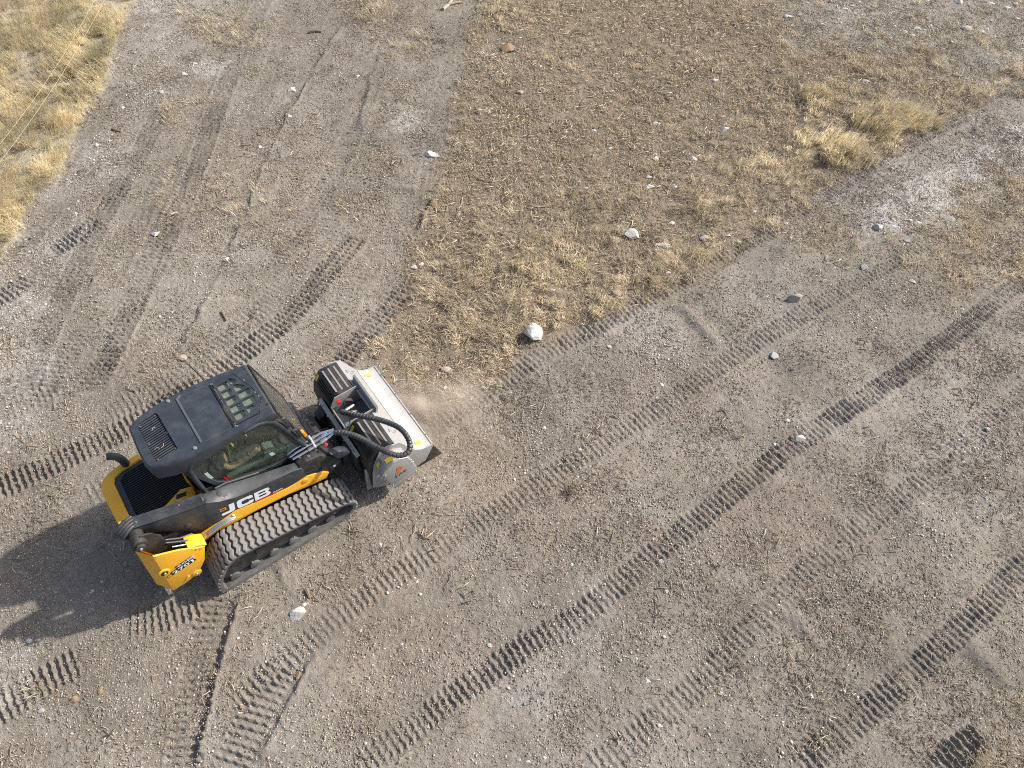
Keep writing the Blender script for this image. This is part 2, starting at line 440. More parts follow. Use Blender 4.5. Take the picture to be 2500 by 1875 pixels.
def np_mesh(name, co, faces, k):
    me = bpy.data.meshes.new(name)
    me.vertices.add(len(co)); me.vertices.foreach_set("co", np.ascontiguousarray(co, np.float32).ravel())
    nf = len(faces)
    me.loops.add(nf * k); me.loops.foreach_set("vertex_index", np.ascontiguousarray(faces, np.int32).ravel())
    me.polygons.add(nf); me.polygons.foreach_set("loop_start", np.arange(0, nf * k, k, dtype=np.int32))
    me.update(calc_edges=True)
    return me

gme = np_mesh("ground", np.stack([GX, GY, GH], 1), quads, 4)
ca = gme.color_attributes.new("Col", 'FLOAT_COLOR', 'POINT')
ca.data.foreach_set("color", np.concatenate([GC, np.ones((len(GC), 1))], 1).astype(np.float32).ravel())
gme.polygons.foreach_set("use_smooth", np.ones(len(gme.polygons), bool))
ground = bpy.data.objects.new("ground", gme); COL.objects.link(ground)
tag(ground, kind="structure")

g = NT("ground_soil")
co = g.obj()
at = g.add("ShaderNodeVertexColor"); at.layer_name = "Col"
na = g.noise(75, 5, 0.75, co); nb = g.noise(230, 2, 0.6, co); nc = g.noise(28, 3, 0.6, co)
ra = g.ramp(na.outputs[0], [(0.30, (0.58, 0.56, 0.54)), (0.5, (1.0, 1.0, 1.0)), (0.70, (1.45, 1.44, 1.42))])
c1 = g.mix(at.outputs[0], ra.outputs[0], 1.0, 'MULTIPLY')
rb = g.ramp(nb.outputs[0], [(0.35, (0.75, 0.75, 0.75)), (0.66, (1.12, 1.12, 1.12)), (0.78, (1.5, 1.48, 1.45))])
c2 = g.mix(c1, rb.outputs[0], 0.85, 'MULTIPLY')
vo = g.add("ShaderNodeTexVoronoi"); vo.inputs["Scale"].default_value = 42
g.link(co, vo.inputs["Vector"])
rv = g.ramp(vo.outputs["Distance"], [(0.07, (1, 1, 1)), (0.13, (0, 0, 0))])
sp = g.ramp(vo.outputs["Color"], [(0.70, (0, 0, 0)), (0.74, (1, 1, 1))])
mk = g.add("ShaderNodeMath", operation='MULTIPLY'); g.link(rv.outputs[0], mk.inputs[0]); g.link(sp.outputs[0], mk.inputs[1])
c3 = g.mix(c2, (0.55, 0.52, 0.48), mk.outputs[0])
g.link(c3, g.b.inputs["Base Color"])
g.b.inputs["Roughness"].default_value = 0.95
g.b.inputs["Specular IOR Level"].default_value = 0.15
hs = g.add("ShaderNodeMath", operation='MULTIPLY_ADD'); g.link(na.outputs[0], hs.inputs[0]); hs.inputs[1].default_value = 1.0
g.link(nc.outputs[0], hs.inputs[2])
g.bump(hs.outputs[0], 0.7, 0.03)
gme.materials.append(g.m)

def ground_z(x, y):
    hh, _ = ground_h(np.array([x], float), np.array([y], float), fine=False)
    return float(hh[0])

# ------------------------------------------------------------------ loose cover: gravel, wood chips and straw, standing and mown dry grass
def scatter(name, protos, pts, rots, scl, tint, pick, mat, label, cat):
    """one stuff object: its mesh holds a few prototype clumps and a cloud of points; geometry nodes copy the clumps to the points"""
    co, faces, cols, pid = [], [], [], []
    base = 0
    for k, (v, f, c) in enumerate(protos):
        co.append(v); faces.append(f + base); cols.append(c); pid.append(np.full(len(v), k + 1)); base += len(v)
    n = len(pts)
    co = np.concatenate(co + [pts]); faces = np.concatenate(faces)
    pid = np.concatenate(pid + [np.zeros(n)]).astype(np.int32)
    npro = base
    me = np_mesh(name, co, faces, 3)
    A = me.attributes
    A.new("pid", 'INT', 'POINT').data.foreach_set("value", pid)
    full = lambda a, w: np.concatenate([np.zeros((npro, w)), a.reshape(n, w)]).astype(np.float32).ravel()
    A.new("rot", 'FLOAT_VECTOR', 'POINT').data.foreach_set("vector", full(rots, 3))
    A.new("scl", 'FLOAT', 'POINT').data.foreach_set("value", full(scl, 1))
    A.new("pick", 'INT', 'POINT').data.foreach_set("value", np.concatenate([np.zeros(npro), pick + 1]).astype(np.int32))
    A.new("tint", 'FLOAT_COLOR', 'POINT').data.foreach_set("color", np.concatenate([np.zeros((npro, 4)), np.concatenate([tint, np.ones((n, 1))], 1)]).astype(np.float32).ravel())
    pc = np.concatenate([np.concatenate(cols), np.ones((n, 3))]); pc = np.concatenate([pc, np.ones((len(pc), 1))], 1)
    me.color_attributes.new("Col", 'FLOAT_COLOR', 'POINT').data.foreach_set("color", pc.astype(np.float32).ravel())
    me.materials.append(mat)
    ob = bpy.data.objects.new(name, me); COL.objects.link(ob)
    tag(ob, label, cat, kind="stuff")
    ng = bpy.data.node_groups.new(name + "_scatter", 'GeometryNodeTree')
    ng.interface.new_socket("Geometry", in_out='INPUT', socket_type='NodeSocketGeometry')
    ng.interface.new_socket("Geometry", in_out='OUTPUT', socket_type='NodeSocketGeometry')
    N, Lk = ng.nodes, ng.links
    gi, go = N.new('NodeGroupInput'), N.new('NodeGroupOutput')
    def named(nm, typ):
        a = N.new('GeometryNodeInputNamedAttribute'); a.data_type = typ; a.inputs[0].default_value = nm
        return a.outputs[0]
    def is_k(sock, k):
        c = N.new('FunctionNodeCompare'); c.data_type = 'INT'; c.operation = 'EQUAL'
        Lk.new(sock, c.inputs[2]); c.inputs[3].default_value = k
        return c.outputs[0]
    jn = N.new('GeometryNodeJoinGeometry')
    sep0 = N.new('GeometryNodeSeparateGeometry'); sep0.domain = 'POINT'
    Lk.new(gi.outputs[0], sep0.inputs[0]); Lk.new(is_k(named("pid", 'INT'), 0), sep0.inputs[1])
    for k in range(len(protos)):
        sp = N.new('GeometryNodeSeparateGeometry'); sp.domain = 'POINT'
        Lk.new(gi.outputs[0], sp.inputs[0]); Lk.new(is_k(named("pid", 'INT'), k + 1), sp.inputs[1])
        ins = N.new('GeometryNodeInstanceOnPoints')
        Lk.new(sep0.outputs[0], ins.inputs['Points'])
        Lk.new(is_k(named("pick", 'INT'), k + 1), ins.inputs['Selection'])
        Lk.new(sp.outputs[0], ins.inputs['Instance'])
        e2r = N.new('FunctionNodeEulerToRotation'); Lk.new(named("rot", 'FLOAT_VECTOR'), e2r.inputs[0])
        Lk.new(e2r.outputs[0], ins.inputs['Rotation'])
        Lk.new(named("scl", 'FLOAT'), ins.inputs['Scale'])
        Lk.new(ins.outputs[0], jn.inputs[0])
    Lk.new(jn.outputs[0], go.inputs[0])
    md = ob.modifiers.new("scatter", 'NODES'); md.node_group = ng
    return ob

def tint_mat(name, rough=0.85, trans=0.0):
    t = NT(name)
    a = t.add("ShaderNodeAttribute"); a.attribute_type = 'INSTANCER'; a.attribute_name = "tint"
    b = t.add("ShaderNodeVertexColor"); b.layer_name = "Col"
    n = t.noise(60, 3, 0.6, t.obj())
    r = t.ramp(n.outputs[0], [(0.3, (0.8, 0.8, 0.8)), (0.7, (1.15, 1.15, 1.15))])
    c = t.mix(a.outputs["Color"], b.outputs[0], 1.0, 'MULTIPLY')
    c = t.mix(c, r.outputs[0], 1.0, 'MULTIPLY')
    t.link(c, t.b.inputs["Base Color"])
    t.b.inputs["Roughness"].default_value = rough
    t.b.inputs["Specular IOR Level"].default_value = 0.2
    if trans:
        tr = t.add("ShaderNodeBsdfTranslucent"); t.link(c, tr.inputs[0])
        ms = t.add("ShaderNodeMixShader"); ms.inputs[0].default_value = trans
        t.link(t.b.outputs[0], ms.inputs[1]); t.link(tr.outputs[0], ms.inputs[2]); t.link(ms.outputs[0], t.out.inputs[0])
    return t.m

_bm = bmesh.new(); bmesh.ops.create_icosphere(_bm, subdivisions=1, radius=1.0)
ICO_V = np.array([v.co[:] for v in _bm.verts]); ICO_F = np.array([[v.index for v in f.verts] for f in _bm.faces]); _bm.free()

def proto_pebbles(seed, n, r, smin, smax, pale):
    q = np.random.default_rng(seed); V, F, C = [], [], []; b = 0
    for i in range(n):
        a = q.random() * 6.283; d = r * math.sqrt(q.random())
        s = smin + (smax - smin) * q.random() ** 2.2
        v = ICO_V * (1 + 0.35 * (q.random((len(ICO_V), 1)) - 0.5))
        th = q.random() * 6.283
        v = v * np.array([s * (0.8 + 0.6 * q.random()), s * (0.6 + 0.4 * q.random()), s * (0.4 + 0.35 * q.random())])
        v = np.stack([v[:, 0] * math.cos(th) - v[:, 1] * math.sin(th), v[:, 0] * math.sin(th) + v[:, 1] * math.cos(th), v[:, 2]], 1)
        v = v + np.array([d * math.cos(a), d * math.sin(a), s * 0.22])
        k = q.random()
        c = (1.55, 1.52, 1.46) if k < pale else ((1.0, 1.0, 1.0) if k < 0.70 else (0.86, 0.80, 0.74))
        V.append(v); F.append(ICO_F + b); C.append(np.tile(np.array(c) * (0.85 + 0.3 * q.random()), (len(v), 1))); b += len(v)
    return np.concatenate(V), np.concatenate(F), np.concatenate(C)

def proto_slivers(seed, n, r, lmin, lmax, wid, lift, curve, shades):
    """flat chips, straws and twigs lying about: each a bent three-sided sliver"""
    q = np.random.default_rng(seed); V, F, C = [], [], []; b = 0
    for i in range(n):
        a = q.random() * 6.283; d = r * math.sqrt(q.random()); th = q.random() * 6.283
        L = lmin + (lmax - lmin) * q.random() ** 1.6; w = wid * (0.6 + 0.8 * q.random())
        z0, z1 = 0.003 + lift * q.random() * 0.5, 0.003 + lift * q.random()
        cv = curve * (q.random() - 0.5) * L
        ax = []
        for k in range(3):
            s = k / 2 - 0.5
            ax.append((s * L, cv * (1 - 4 * s * s), z0 + (z1 - z0) * (k / 2) + w * 0.5 + abs(cv) * 0.4 * (1 - 4 * s * s)))
        vs = []
        for k, (x, y, z) in enumerate(ax):
            ww = w * (1.0, 1.0, 0.55)[k]
            vs += [(x, y - ww / 2, z - ww * 0.3), (x, y + ww / 2, z - ww * 0.3), (x, y, z + ww * 0.4)]
        v = np.array(vs)
        v = np.stack([v[:, 0] * math.cos(th) - v[:, 1] * math.sin(th) + d * math.cos(a), v[:, 0] * math.sin(th) + v[:, 1] * math.cos(th) + d * math.sin(a), v[:, 2]], 1)
        f = []
        for k in range(2):
            o = k * 3
            for i0, i1 in ((0, 1), (1, 2), (2, 0)):
                f += [(o + i0, o + i1, o + 3 + i1), (o + i0, o + 3 + i1, o + 3 + i0)]
        f += [(0, 2, 1), (6, 7, 8)]
        c = np.array(shades[int(q.random() * len(shades))]) * (0.75 + 0.5 * q.random())
        V.append(v); F.append(np.array(f) + b); C.append(np.tile(c, (9, 1))); b += 9
    return np.concatenate(V), np.concatenate(F), np.concatenate(C)

def proto_tuft(seed, n, r, hmin, hmax, wid, lean, comb):
    """a tussock of dry blades, all combed over towards +x"""
    q = np.random.default_rng(seed); V, F, C = [], [], []; b = 0
    for i in range(n):
        a = q.random() * 6.283; d = r * math.sqrt(q.random())
        L = hmin + (hmax - hmin) * q.random() ** 1.3
        th = q.normal(0, comb); le = lean * (0.35 + 0.9 * q.random())
        w = wid * (0.7 + 0.6 * q.random())
        x, y, z, ang = d * math.cos(a), d * math.sin(a), -0.01, 1.45 - 0.25 * q.random()
        dx, dy = math.cos(th), math.sin(th); vs = []
        nseg = 4
        for k in range(nseg + 1):
            ww = w * (1 - 0.85 * (k / nseg) ** 1.5)
            vs += [(x - dy * ww / 2, y + dx * ww / 2, z), (x + dy * ww / 2, y - dx * ww / 2, z)]
            x += dx * math.cos(ang) * L / nseg; y += dy * math.cos(ang) * L / nseg; z += math.sin(ang) * L / nseg
            ang -= le * (0.5 + 0.5 * k / nseg)
            z = max(z, 0.004 + 0.004 * k)
        f = []
        for k in range(nseg):
            o = 2 * k
            f += [(o, o + 1, o + 3), (o, o + 3, o + 2)]
        c = np.array([(1, 1, 1), (1.2, 1.18, 1.12), (0.72, 0.66, 0.58), (1.1, 0.98, 0.8)][int(q.random() * 4)]) * (0.8 + 0.4 * q.random())
        V.append(np.array(vs)); F.append(np.array(f) + b); C.append(np.tile(c, (len(vs), 1))); b += len(vs)
    return np.concatenate(V), np.concatenate(F), np.concatenate(C)

# candidate points over the whole visible ground and a margin
def candidates(n, seed):
    q = np.random.default_rng(seed)
    y = 0.1 + 19.0 * q.random(n * 2); x = (q.random(n * 2) * 2 - 1) * 14.6
    keep = np.abs(x) < 6.5 + 0.40 * np.clip(y - 0.5, 0, 40)
    return x[keep][:n], y[keep][:n], q

def under_machine(x, y):
    lx = (x - LO[0]) * UX[0] + (y - LO[1]) * UX[1]; ly = (x - LO[0]) * UY[0] + (y - LO[1]) * UY[1]
    return (lx > -0.45) & (lx < 3.2) & (ly > 0.0) & (ly < 2.0)

TH = math.radians(35.6)
LO = gp(554, 1448)                                   # loader frame: rear end of the near crawler's ground contact
UX = (math.cos(TH), math.sin(TH)); UY = (-math.sin(TH), math.cos(TH))

def place(n, seed, density):
    x, y, q = candidates(n, seed)
    h, z = ground_h(x, y, fine=False)
    d = density(x, y, z)
    keep = q.random(len(x)) < d
    for k in list(z): z[k] = z[k][keep]
    return x[keep], y[keep], h[keep], z, q

# gravel
x, y, h, z, q = place(40000, 101, lambda x, y, z: np.clip(0.10 + 0.30 * sstep(0.40, 0.72, fbm(x, y, 1.6, 200, 4)) + 0.85 * z['pale'] + 0.25 * z['stony'] - 0.10 * z['mown'] - 0.4 * z['far'], 0.02, 1) * (1 - 0.6 * z['print']))
n = len(x)
tt = np.array([0.37, 0.34, 0.295])[None, :] * (0.8 + 0.4 * q.random((n, 1))) * (1 + 0.25 * z['pale'][:, None])
scatter("gravel", [proto_pebbles(k, 22, 0.20, 0.003, 0.0115, 0.30) for k in range(5)] + [proto_pebbles(k + 20, 9, 0.20, 0.007, 0.022, 0.4) for k in range(3)],
        np.stack([x, y, h], 1), np.stack([0 * x, 0 * x, q.random(n) * 6.283], 1), 0.7 + 0.7 * q.random(n), tt,
        np.where(q.random(n) < 0.90 - 0.35 * z['pale'], q.integers(0, 5, n), q.integers(5, 8, n)), tint_mat("gravel_stone"),
        "fine pale gravel strewn over the worked soil", "gravel")
# clods and crumbs of the soil itself
x, y, h, z, q = place(40000, 102, lambda x, y, z: np.clip(0.16 + 0.40 * sstep(0.40, 0.72, fbm(x, y, 0.9, 210, 4)) - 0.25 * z['mown'] - 0.5 * z['far'], 0.02, 1) * (1 - 0.7 * z['print']))
n = len(x)
tt = np.array([0.345, 0.303, 0.25])[None, :] * (0.8 + 0.45 * q.random((n, 1)))
scatter("soil_crumbs", [proto_pebbles(k + 40, 34, 0.20, 0.004, 0.0125, 0.06) for k in range(5)], np.stack([x, y, h], 1),
        np.stack([0 * x, 0 * x, q.random(n) * 6.283], 1), 0.7 + 0.7 * q.random(n), tt, q.integers(0, 5, n), tint_mat("soil_crumb", 0.95),
        "loose crumbs of grey brown soil between the track prints", "soil")
# wood chips and straw
x, y, h, z, q = place(52000, 103, lambda x, y, z: np.clip(0.07 + 0.24 * sstep(0.42, 0.72, fbm(x, y, 1.1, 220, 4)) + 0.30 * z['mown'] + 0.3 * z['patch'] - 0.1 * z['far'], 0.02, 1) * (1 - 0.7 * z['print']))
n = len(x)
straw = np.array([0.47, 0.405, 0.305])[None, :]; wood = np.array([0.37, 0.325, 0.265])[None, :]
mixw = np.clip(z['mown'] + z['patch'] + z['far'], 0, 1)[:, None]
tt = (wood * (1 - mixw) + straw * mixw) * (0.75 + 0.5 * q.random((n, 1)))
SH = [(1, 1, 1), (1.35, 1.3, 1.2), (0.62, 0.56, 0.5), (0.85, 0.77, 0.68), (1.05, 0.92, 0.76)]
scatter("wood_chips_and_straw", [proto_slivers(k, 26, 0.19, 0.014, 0.06, 0.0065, 0.016, 0.5, SH) for k in range(6)] + [proto_slivers(k + 9, 7, 0.2, 0.06, 0.16, 0.009, 0.03, 0.3, SH) for k in range(2)],
        np.stack([x, y, h], 1), np.stack([0 * x, 0 * x, q.random(n) * 6.283], 1), 0.7 + 0.6 * q.random(n), tt,
        np.where(q.random(n) < 0.92 - 0.25 * z['mown'], q.integers(0, 6, n), q.integers(6, 8, n)), tint_mat("chip_and_straw", 0.8),
        "shredded wood chips and straw lying on the soil", "wood chips")
# mown stubble and short grass
x, y, h, z, q = place(70000, 104, lambda x, y, z: np.clip((1.1 * sstep(0.44, 0.62, fbm(x, y, 0.42, 230, 3)) + 0.04) * ((0.14 + 0.80 * z['lush']) * z['mown'] + 0.75 * z['patch']) * (1 - 0.8 * z['pale']) * (1 - 0.6 * z['dark']) * (1 - 0.8 * z['far']), 0, 1) * ~under_machine(x, y))
n = len(x)
wind = 2.4 + 1.3 * (fbm(x, y, 2.0, 240, 3) - 0.5) * 6
tt = np.array([0.62, 0.55, 0.42])[None, :] * (0.35 + 1.2 * fbm(x, y, 0.35, 250, 3)[:, None]) * (0.85 + 0.3 * q.random((n, 1)))
scatter("mown_grass", [proto_tuft(k, 18, 0.08, 0.05, 0.17, 0.008, 0.62, 1.5) for k in range(6)], np.stack([x, y, h], 1),
        np.stack([0 * x, 0 * x, wind + q.normal(0, 0.8, n)], 1), 0.6 + 0.7 * q.random(n), tt, q.integers(0, 6, n), tint_mat("mown_straw", 0.7, 0.35),
        "short mown straw coloured grass in the middle of the field", "grass")
# standing grass
x, y, h, z, q = place(60000, 105, lambda x, y, z: np.clip((fbm(x, y, 0.55, 260, 3) - 0.22) * 2.2, 0.05, 1) * np.clip(z['tall'], 0, 1) ** 1.3 * ~under_machine(x, y))
n = len(x)
lean = 5.6 + (fbm(x, y, 1.5, 270, 3) - 0.5) * 4.0
olive = np.array([0.44, 0.43, 0.30])[None, :]; gold = np.array([0.82, 0.765, 0.59])[None, :]
mo = 0.7 * sstep(0.62, 0.82, fbm(x, y, 1.1, 280, 3))[:, None] * z['far'][:, None]
tt = (gold * (1 - mo) + olive * mo) * (0.62 + 0.75 * fbm(x, y, 0.8, 290, 3)[:, None]) * (0.85 + 0.3 * q.random((n, 1)))
scatter("standing_dry_grass", [proto_tuft(k + 30, 24, 0.11, 0.16, 0.46, 0.010, 0.62, 0.55) for k in range(7)], np.stack([x, y, h], 1),
        np.stack([0 * x, 0 * x, lean + q.normal(0, 0.45, n)], 1), (0.55 + 0.55 * q.random(n)) * (0.62 + 0.38 * z['tall']), tt, q.integers(0, 7, n), tint_mat("dry_grass", 0.65, 0.45),
        "tall dry golden grass left standing beside the worked strip", "grass")

# ------------------------------------------------------------------ mesh builder
class MB:
    """collects polygons; build() links them as one mesh object"""
    def __init__(s): s.v, s.f = [], []
    def add(s, v, f):
        b = len(s.v); s.v += [tuple(q) for q in v]; s.f += [tuple(i + b for i in g) for g in f]; return s
    def box(s, x0, x1, y0, y1, z0, z1):
        v = [(x, y, z) for z in (z0, z1) for y in (y0, y1) for x in (x0, x1)]
        return s.add(v, [(0, 2, 3, 1), (4, 5, 7, 6), (0, 1, 5, 4), (2, 6, 7, 3), (0, 4, 6, 2), (1, 3, 7, 5)])
    def obox(s, p, ax, ay, az):
        """box centred on p with half-axis vectors"""
        p, ax, ay, az = map(Vector, (p, ax, ay, az))
        v = [p + i * ax + j * ay + k * az for k in (-1, 1) for j in (-1, 1) for i in (-1, 1)]
        return s.add(v, [(0, 2, 3, 1), (4, 5, 7, 6), (0, 1, 5, 4), (2, 6, 7, 3), (0, 4, 6, 2), (1, 3, 7, 5)])
    def prism(s, pts, a, b, axis='y'):
        """closed outline extruded: axis y takes (x,z), axis z takes (x,y), axis x takes (y,z)"""
        def P(p, t): return (p[0], t, p[1]) if axis == 'y' else ((p[0], p[1], t) if axis == 'z' else (t, p[0], p[1]))
        n = len(pts)
        v = [P(p, a) for p in pts] + [P(p, b) for p in pts]
        f = [tuple(range(n)), tuple(range(2 * n - 1, n - 1, -1))] + [(i, i + n, (i + 1) % n + n, (i + 1) % n) for i in range(n)]
        return s.add(v, f)
    def loft(s, rings, cap=True):
        n = len(rings[0]); v = [p for r in rings for p in r]; f = []
        for k in range(len(rings) - 1):
            for i in range(n):
                j = (i + 1) % n
                f.append((k * n + i, k * n + j, (k + 1) * n + j, (k + 1) * n + i))
        if cap: f += [tuple(range(n - 1, -1, -1)), tuple((len(rings) - 1) * n + i for i in range(n))]
        return s.add(v, f)
    def cyl(s, p0, p1, r0, r1=None, n=16, cap=True):
        r1 = r0 if r1 is None else r1
        return s.tube([p0, p1], [r0, r1], n, cap)
    def tube(s, path, r, n=10, cap=True):
        P = [Vector(p) for p in path]; m = len(P)
        R = r if isinstance(r, (list, tuple)) else [r] * m
        up = None; rings = []
        for i in range(m):
            t = (P[min(i + 1, m - 1)] - P[max(i - 1, 0)]).normalized()
            if up is None:
                up = Vector((0, 0, 1)) if abs(t.z) < 0.9 else Vector((1, 0, 0))
            a = t.cross(up).normalized(); b = a.cross(t).normalized(); up = b
            rings.append([P[i] + (a * math.cos(2 * math.pi * k / n) + b * math.sin(2 * math.pi * k / n)) * R[i] for k in range(n)])
        return s.loft(rings, cap)
    def sheet(s, lines, th):
        """strip through successive 3-D polylines of equal length, thickened downwards by th"""
        m = len(lines[0]); v = [p for l in lines for p in l]; nl = len(lines)
        w = [(p[0], p[1], p[2] - th) for p in v]; N = len(v); f = []
        for k in range(nl - 1):
            for i in range(m - 1):
                a, b, c, d = k * m + i, k * m + i + 1, (k + 1) * m + i + 1, (k + 1) * m + i
                f += [(a, b, c, d), (d + N, c + N, b + N, a + N)]
        rim = [i for i in range(m)] + [k * m + m - 1 for k in range(1, nl)] + [(nl - 1) * m + i for i in range(m - 2, -1, -1)] + [k * m for k in range(nl - 2, 0, -1)]
        for a, b in zip(rim, rim[1:] + rim[:1]): f.append((b, a, a + N, b + N))
        return s.add(v + w, f)
    def build(s, name, mat, parent=None, bevel=0.0, smooth=False, off=(0, 0, 0), segs=2, label=None):
        me = bpy.data.meshes.new(name)
        me.from_pydata([(a - off[0], b - off[1], c - off[2]) for a, b, c in s.v], [], s.f)
        bm = bmesh.new(); bm.from_mesh(me)
        bmesh.ops.recalc_face_normals(bm, faces=bm.faces)
        if bevel:
            es = [e for e in bm.edges if len(e.link_faces) == 2 and e.calc_face_angle(0) > 0.5]
            if es: bmesh.ops.bevel(bm, geom=es, offset=bevel, segments=segs, profile=0.6, affect='EDGES', clamp_overlap=True)
        bm.to_mesh(me); bm.free()
        if smooth or bevel:
            for p in me.polygons: p.use_smooth = True
            me.set_sharp_from_angle(angle=math.radians(38))
        if isinstance(mat, (list, tuple)):
            for q in mat: me.materials.append(q)
        else: me.materials.append(mat)
        o = bpy.data.objects.new(name, me); COL.objects.link(o)
        if parent: o.parent = parent
        if label: o["label"] = label
        return o

def empty(name, loc, rz=0.0):
    o = bpy.data.objects.new(name, None); o.location = loc; o.rotation_euler = (0, 0, rz)
    o.empty_display_size = 0.3; COL.objects.link(o); return o

def plate_holes(mb, outer, holes, z0, z1, fz=None):
    """flat plate in the xy plane with real openings; fz(x, y) lifts it"""
    fz = fz or (lambda x, y: 0.0)
    bm = bmesh.new(); loops = []
    for lp in [outer] + holes:
        vs = [bm.verts.new((x, y, 0)) for x, y in lp]
        loops.append(vs)
        for a, b in zip(vs, vs[1:] + vs[:1]): bm.edges.new((a, b))
    bmesh.ops.triangle_fill(bm, use_beauty=True, use_dissolve=False, edges=bm.edges[:])
    bm.verts.index_update()
    V = [v.co.copy() for v in bm.verts]; F = [[v.index for v in f.verts] for f in bm.faces]; n = len(V)
    v = [(p.x, p.y, z1 + fz(p.x, p.y)) for p in V] + [(p.x, p.y, z0 + fz(p.x, p.y)) for p in V]
    f = [tuple(q) for q in F] + [tuple(i + n for i in reversed(q)) for q in F]
    for vs in loops:
        for a, b in zip(vs, vs[1:] + vs[:1]): f.append((a.index, b.index, b.index + n, a.index + n))
    bm.free(); mb.add(v, f)

def text_mesh(name, body, mat, parent, origin, xdir, ydir, height, off, depth=0.003, bold=0.02, width=1.0, spacing=1.0):
    """flat lettering laid on a surface: origin at the lower left, xdir along the line, ydir up the letters"""
    cu = bpy.data.curves.new(name, 'FONT'); cu.body = body; cu.offset = bold; cu.space_character = spacing
    cu.extrude = 0.0; cu.resolution_u = 4
    tmp = bpy.data.objects.new(name, cu); COL.objects.link(tmp)
    dg = bpy.context.evaluated_depsgraph_get(); me = bpy.data.meshes.new_from_object(tmp.evaluated_get(dg))
    bpy.data.objects.remove(tmp); bpy.data.curves.remove(cu)
    ys = [v.co.y for v in me.vertices]; xs = [v.co.x for v in me.vertices]
    sc = height / (max(ys) - min(ys)); y0 = min(ys); x0 = min(xs)
    X, Y = Vector(xdir).normalized(), Vector(ydir).normalized(); Z = X.cross(Y).normalized(); O = Vector(origin) - Vector(off)
    for v in me.vertices: v.co = O + X * ((v.co.x - x0) * sc * width) + Y * ((v.co.y - y0) * sc) + Z * depth
    me.name = name; me.materials.clear(); me.materials.append(mat)
    o = bpy.data.objects.new(name, me); COL.objects.link(o); o.parent = parent
    return o

def flat(mb, pts, off_n=(0, 0, 0)):
    mb.add([tuple(Vector(p) + Vector(off_n)) for p in pts], [tuple(range(len(pts)))]); return mb

# ------------------------------------------------------------------ machine materials
M = {}
M['yellow'] = paint("yellow_paint", (0.84, 0.42, 0.012), 0.40, 0, 0.24, coat=0.2)
M['dark'] = paint("charcoal_plastic", (0.030, 0.037, 0.047), 0.42, 0, 0.11, dust_col=(0.24, 0.24, 0.24), scratch=0.08)
M['boom'] = paint("charcoal_paint", (0.026, 0.030, 0.036), 0.45, 0, 0.16, dust_col=(0.26, 0.25, 0.235), scratch=0.22)
M['black'] = paint("black_steel", (0.014, 0.014, 0.015), 0.55, 0, 0.22)
M['grille'] = paint("grille_black", (0.010, 0.010, 0.011), 0.5, 0, 0.10)
M['under'] = paint("dusty_undercarriage", (0.030, 0.030, 0.029), 0.7, 0, 0.65, dust_scale=7, dust_col=(0.17, 0.16, 0.145))
M['hose'] = paint("black_hose", (0.036, 0.037, 0.039), 0.36, 0, 0.22, dust_col=(0.22, 0.22, 0.21))
M['tread'] = paint("dusty_rubber", (0.19, 0.187, 0.18), 0.85, 0, 0.75, dust_scale=9, dust_col=(0.31, 0.295, 0.27))
M['belt'] = paint("track_belt_rubber", (0.085, 0.083, 0.079), 0.8, 0, 0.6, dust_col=(0.24, 0.225, 0.20))
M['silver'] = paint("silver_paint", (0.35, 0.35, 0.345), 0.45, 0.25, 0.45, scratch=0.3, dust_col=(0.36, 0.32, 0.28))
M['worn'] = paint("polished_worn_steel", (0.52, 0.51, 0.49), 0.42, 0.3, 0.75, scratch=0.5, dust_scale=8, dust_col=(0.33, 0.29, 0.25))
M['chrome'] = plain("bright_steel", (0.68, 0.69, 0.70), 0.22, 0.85, 0.08)
M['white'] = plain("white_plastic", (0.78, 0.78, 0.77), 0.45, 0, 0.05)
M['decal'] = plain("white_decal", (0.80, 0.81, 0.82), 0.45, 0, 0.03)
M['orange'] = plain("orange_decal", (0.75, 0.30, 0.03), 0.5, 0, 0.06)
M['fae'] = plain("orange_red_decal", (0.62, 0.16, 0.04), 0.5, 0, 0.06)
M['ylabel'] = plain("yellow_sticker", (0.80, 0.60, 0.04), 0.5, 0, 0.06)
M['red'] = plain("red_plastic", (0.55, 0.02, 0.02), 0.4, 0, 0.1)
M['blackdecal'] = plain("black_decal", (0.012, 0.012, 0.012), 0.5, 0, 0.1)
M['grey_strip'] = plain("grip_strip", (0.26, 0.235, 0.21), 0.9, 0, 0.3, 60)
M['seat'] = plain("seat_fabric", (0.028, 0.029, 0.030), 0.9, 0, 0.3)
M['interior'] = plain("cab_trim", (0.045, 0.047, 0.046), 0.8, 0, 0.3)
M['hivis'] = plain("fluorescent_webbing", (0.62, 0.72, 0.03), 0.7, 0, 0.1)
M['skin'] = plain("skin", (0.50, 0.28, 0.18), 0.55, 0, 0.08)
M['navy'] = plain("navy_cotton", (0.020, 0.028, 0.050), 0.9, 0, 0.35, 30)
M['pad'] = plain("grey_green_plastic", (0.16, 0.18, 0.15), 0.6, 0, 0.1)
M['amber'] = plain("amber_lens", (0.85, 0.30, 0.01), 0.25, 0, 0.05)
M['sticker'] = plain("pale_green_sticker", (0.42, 0.58, 0.52), 0.5, 0, 0.05)

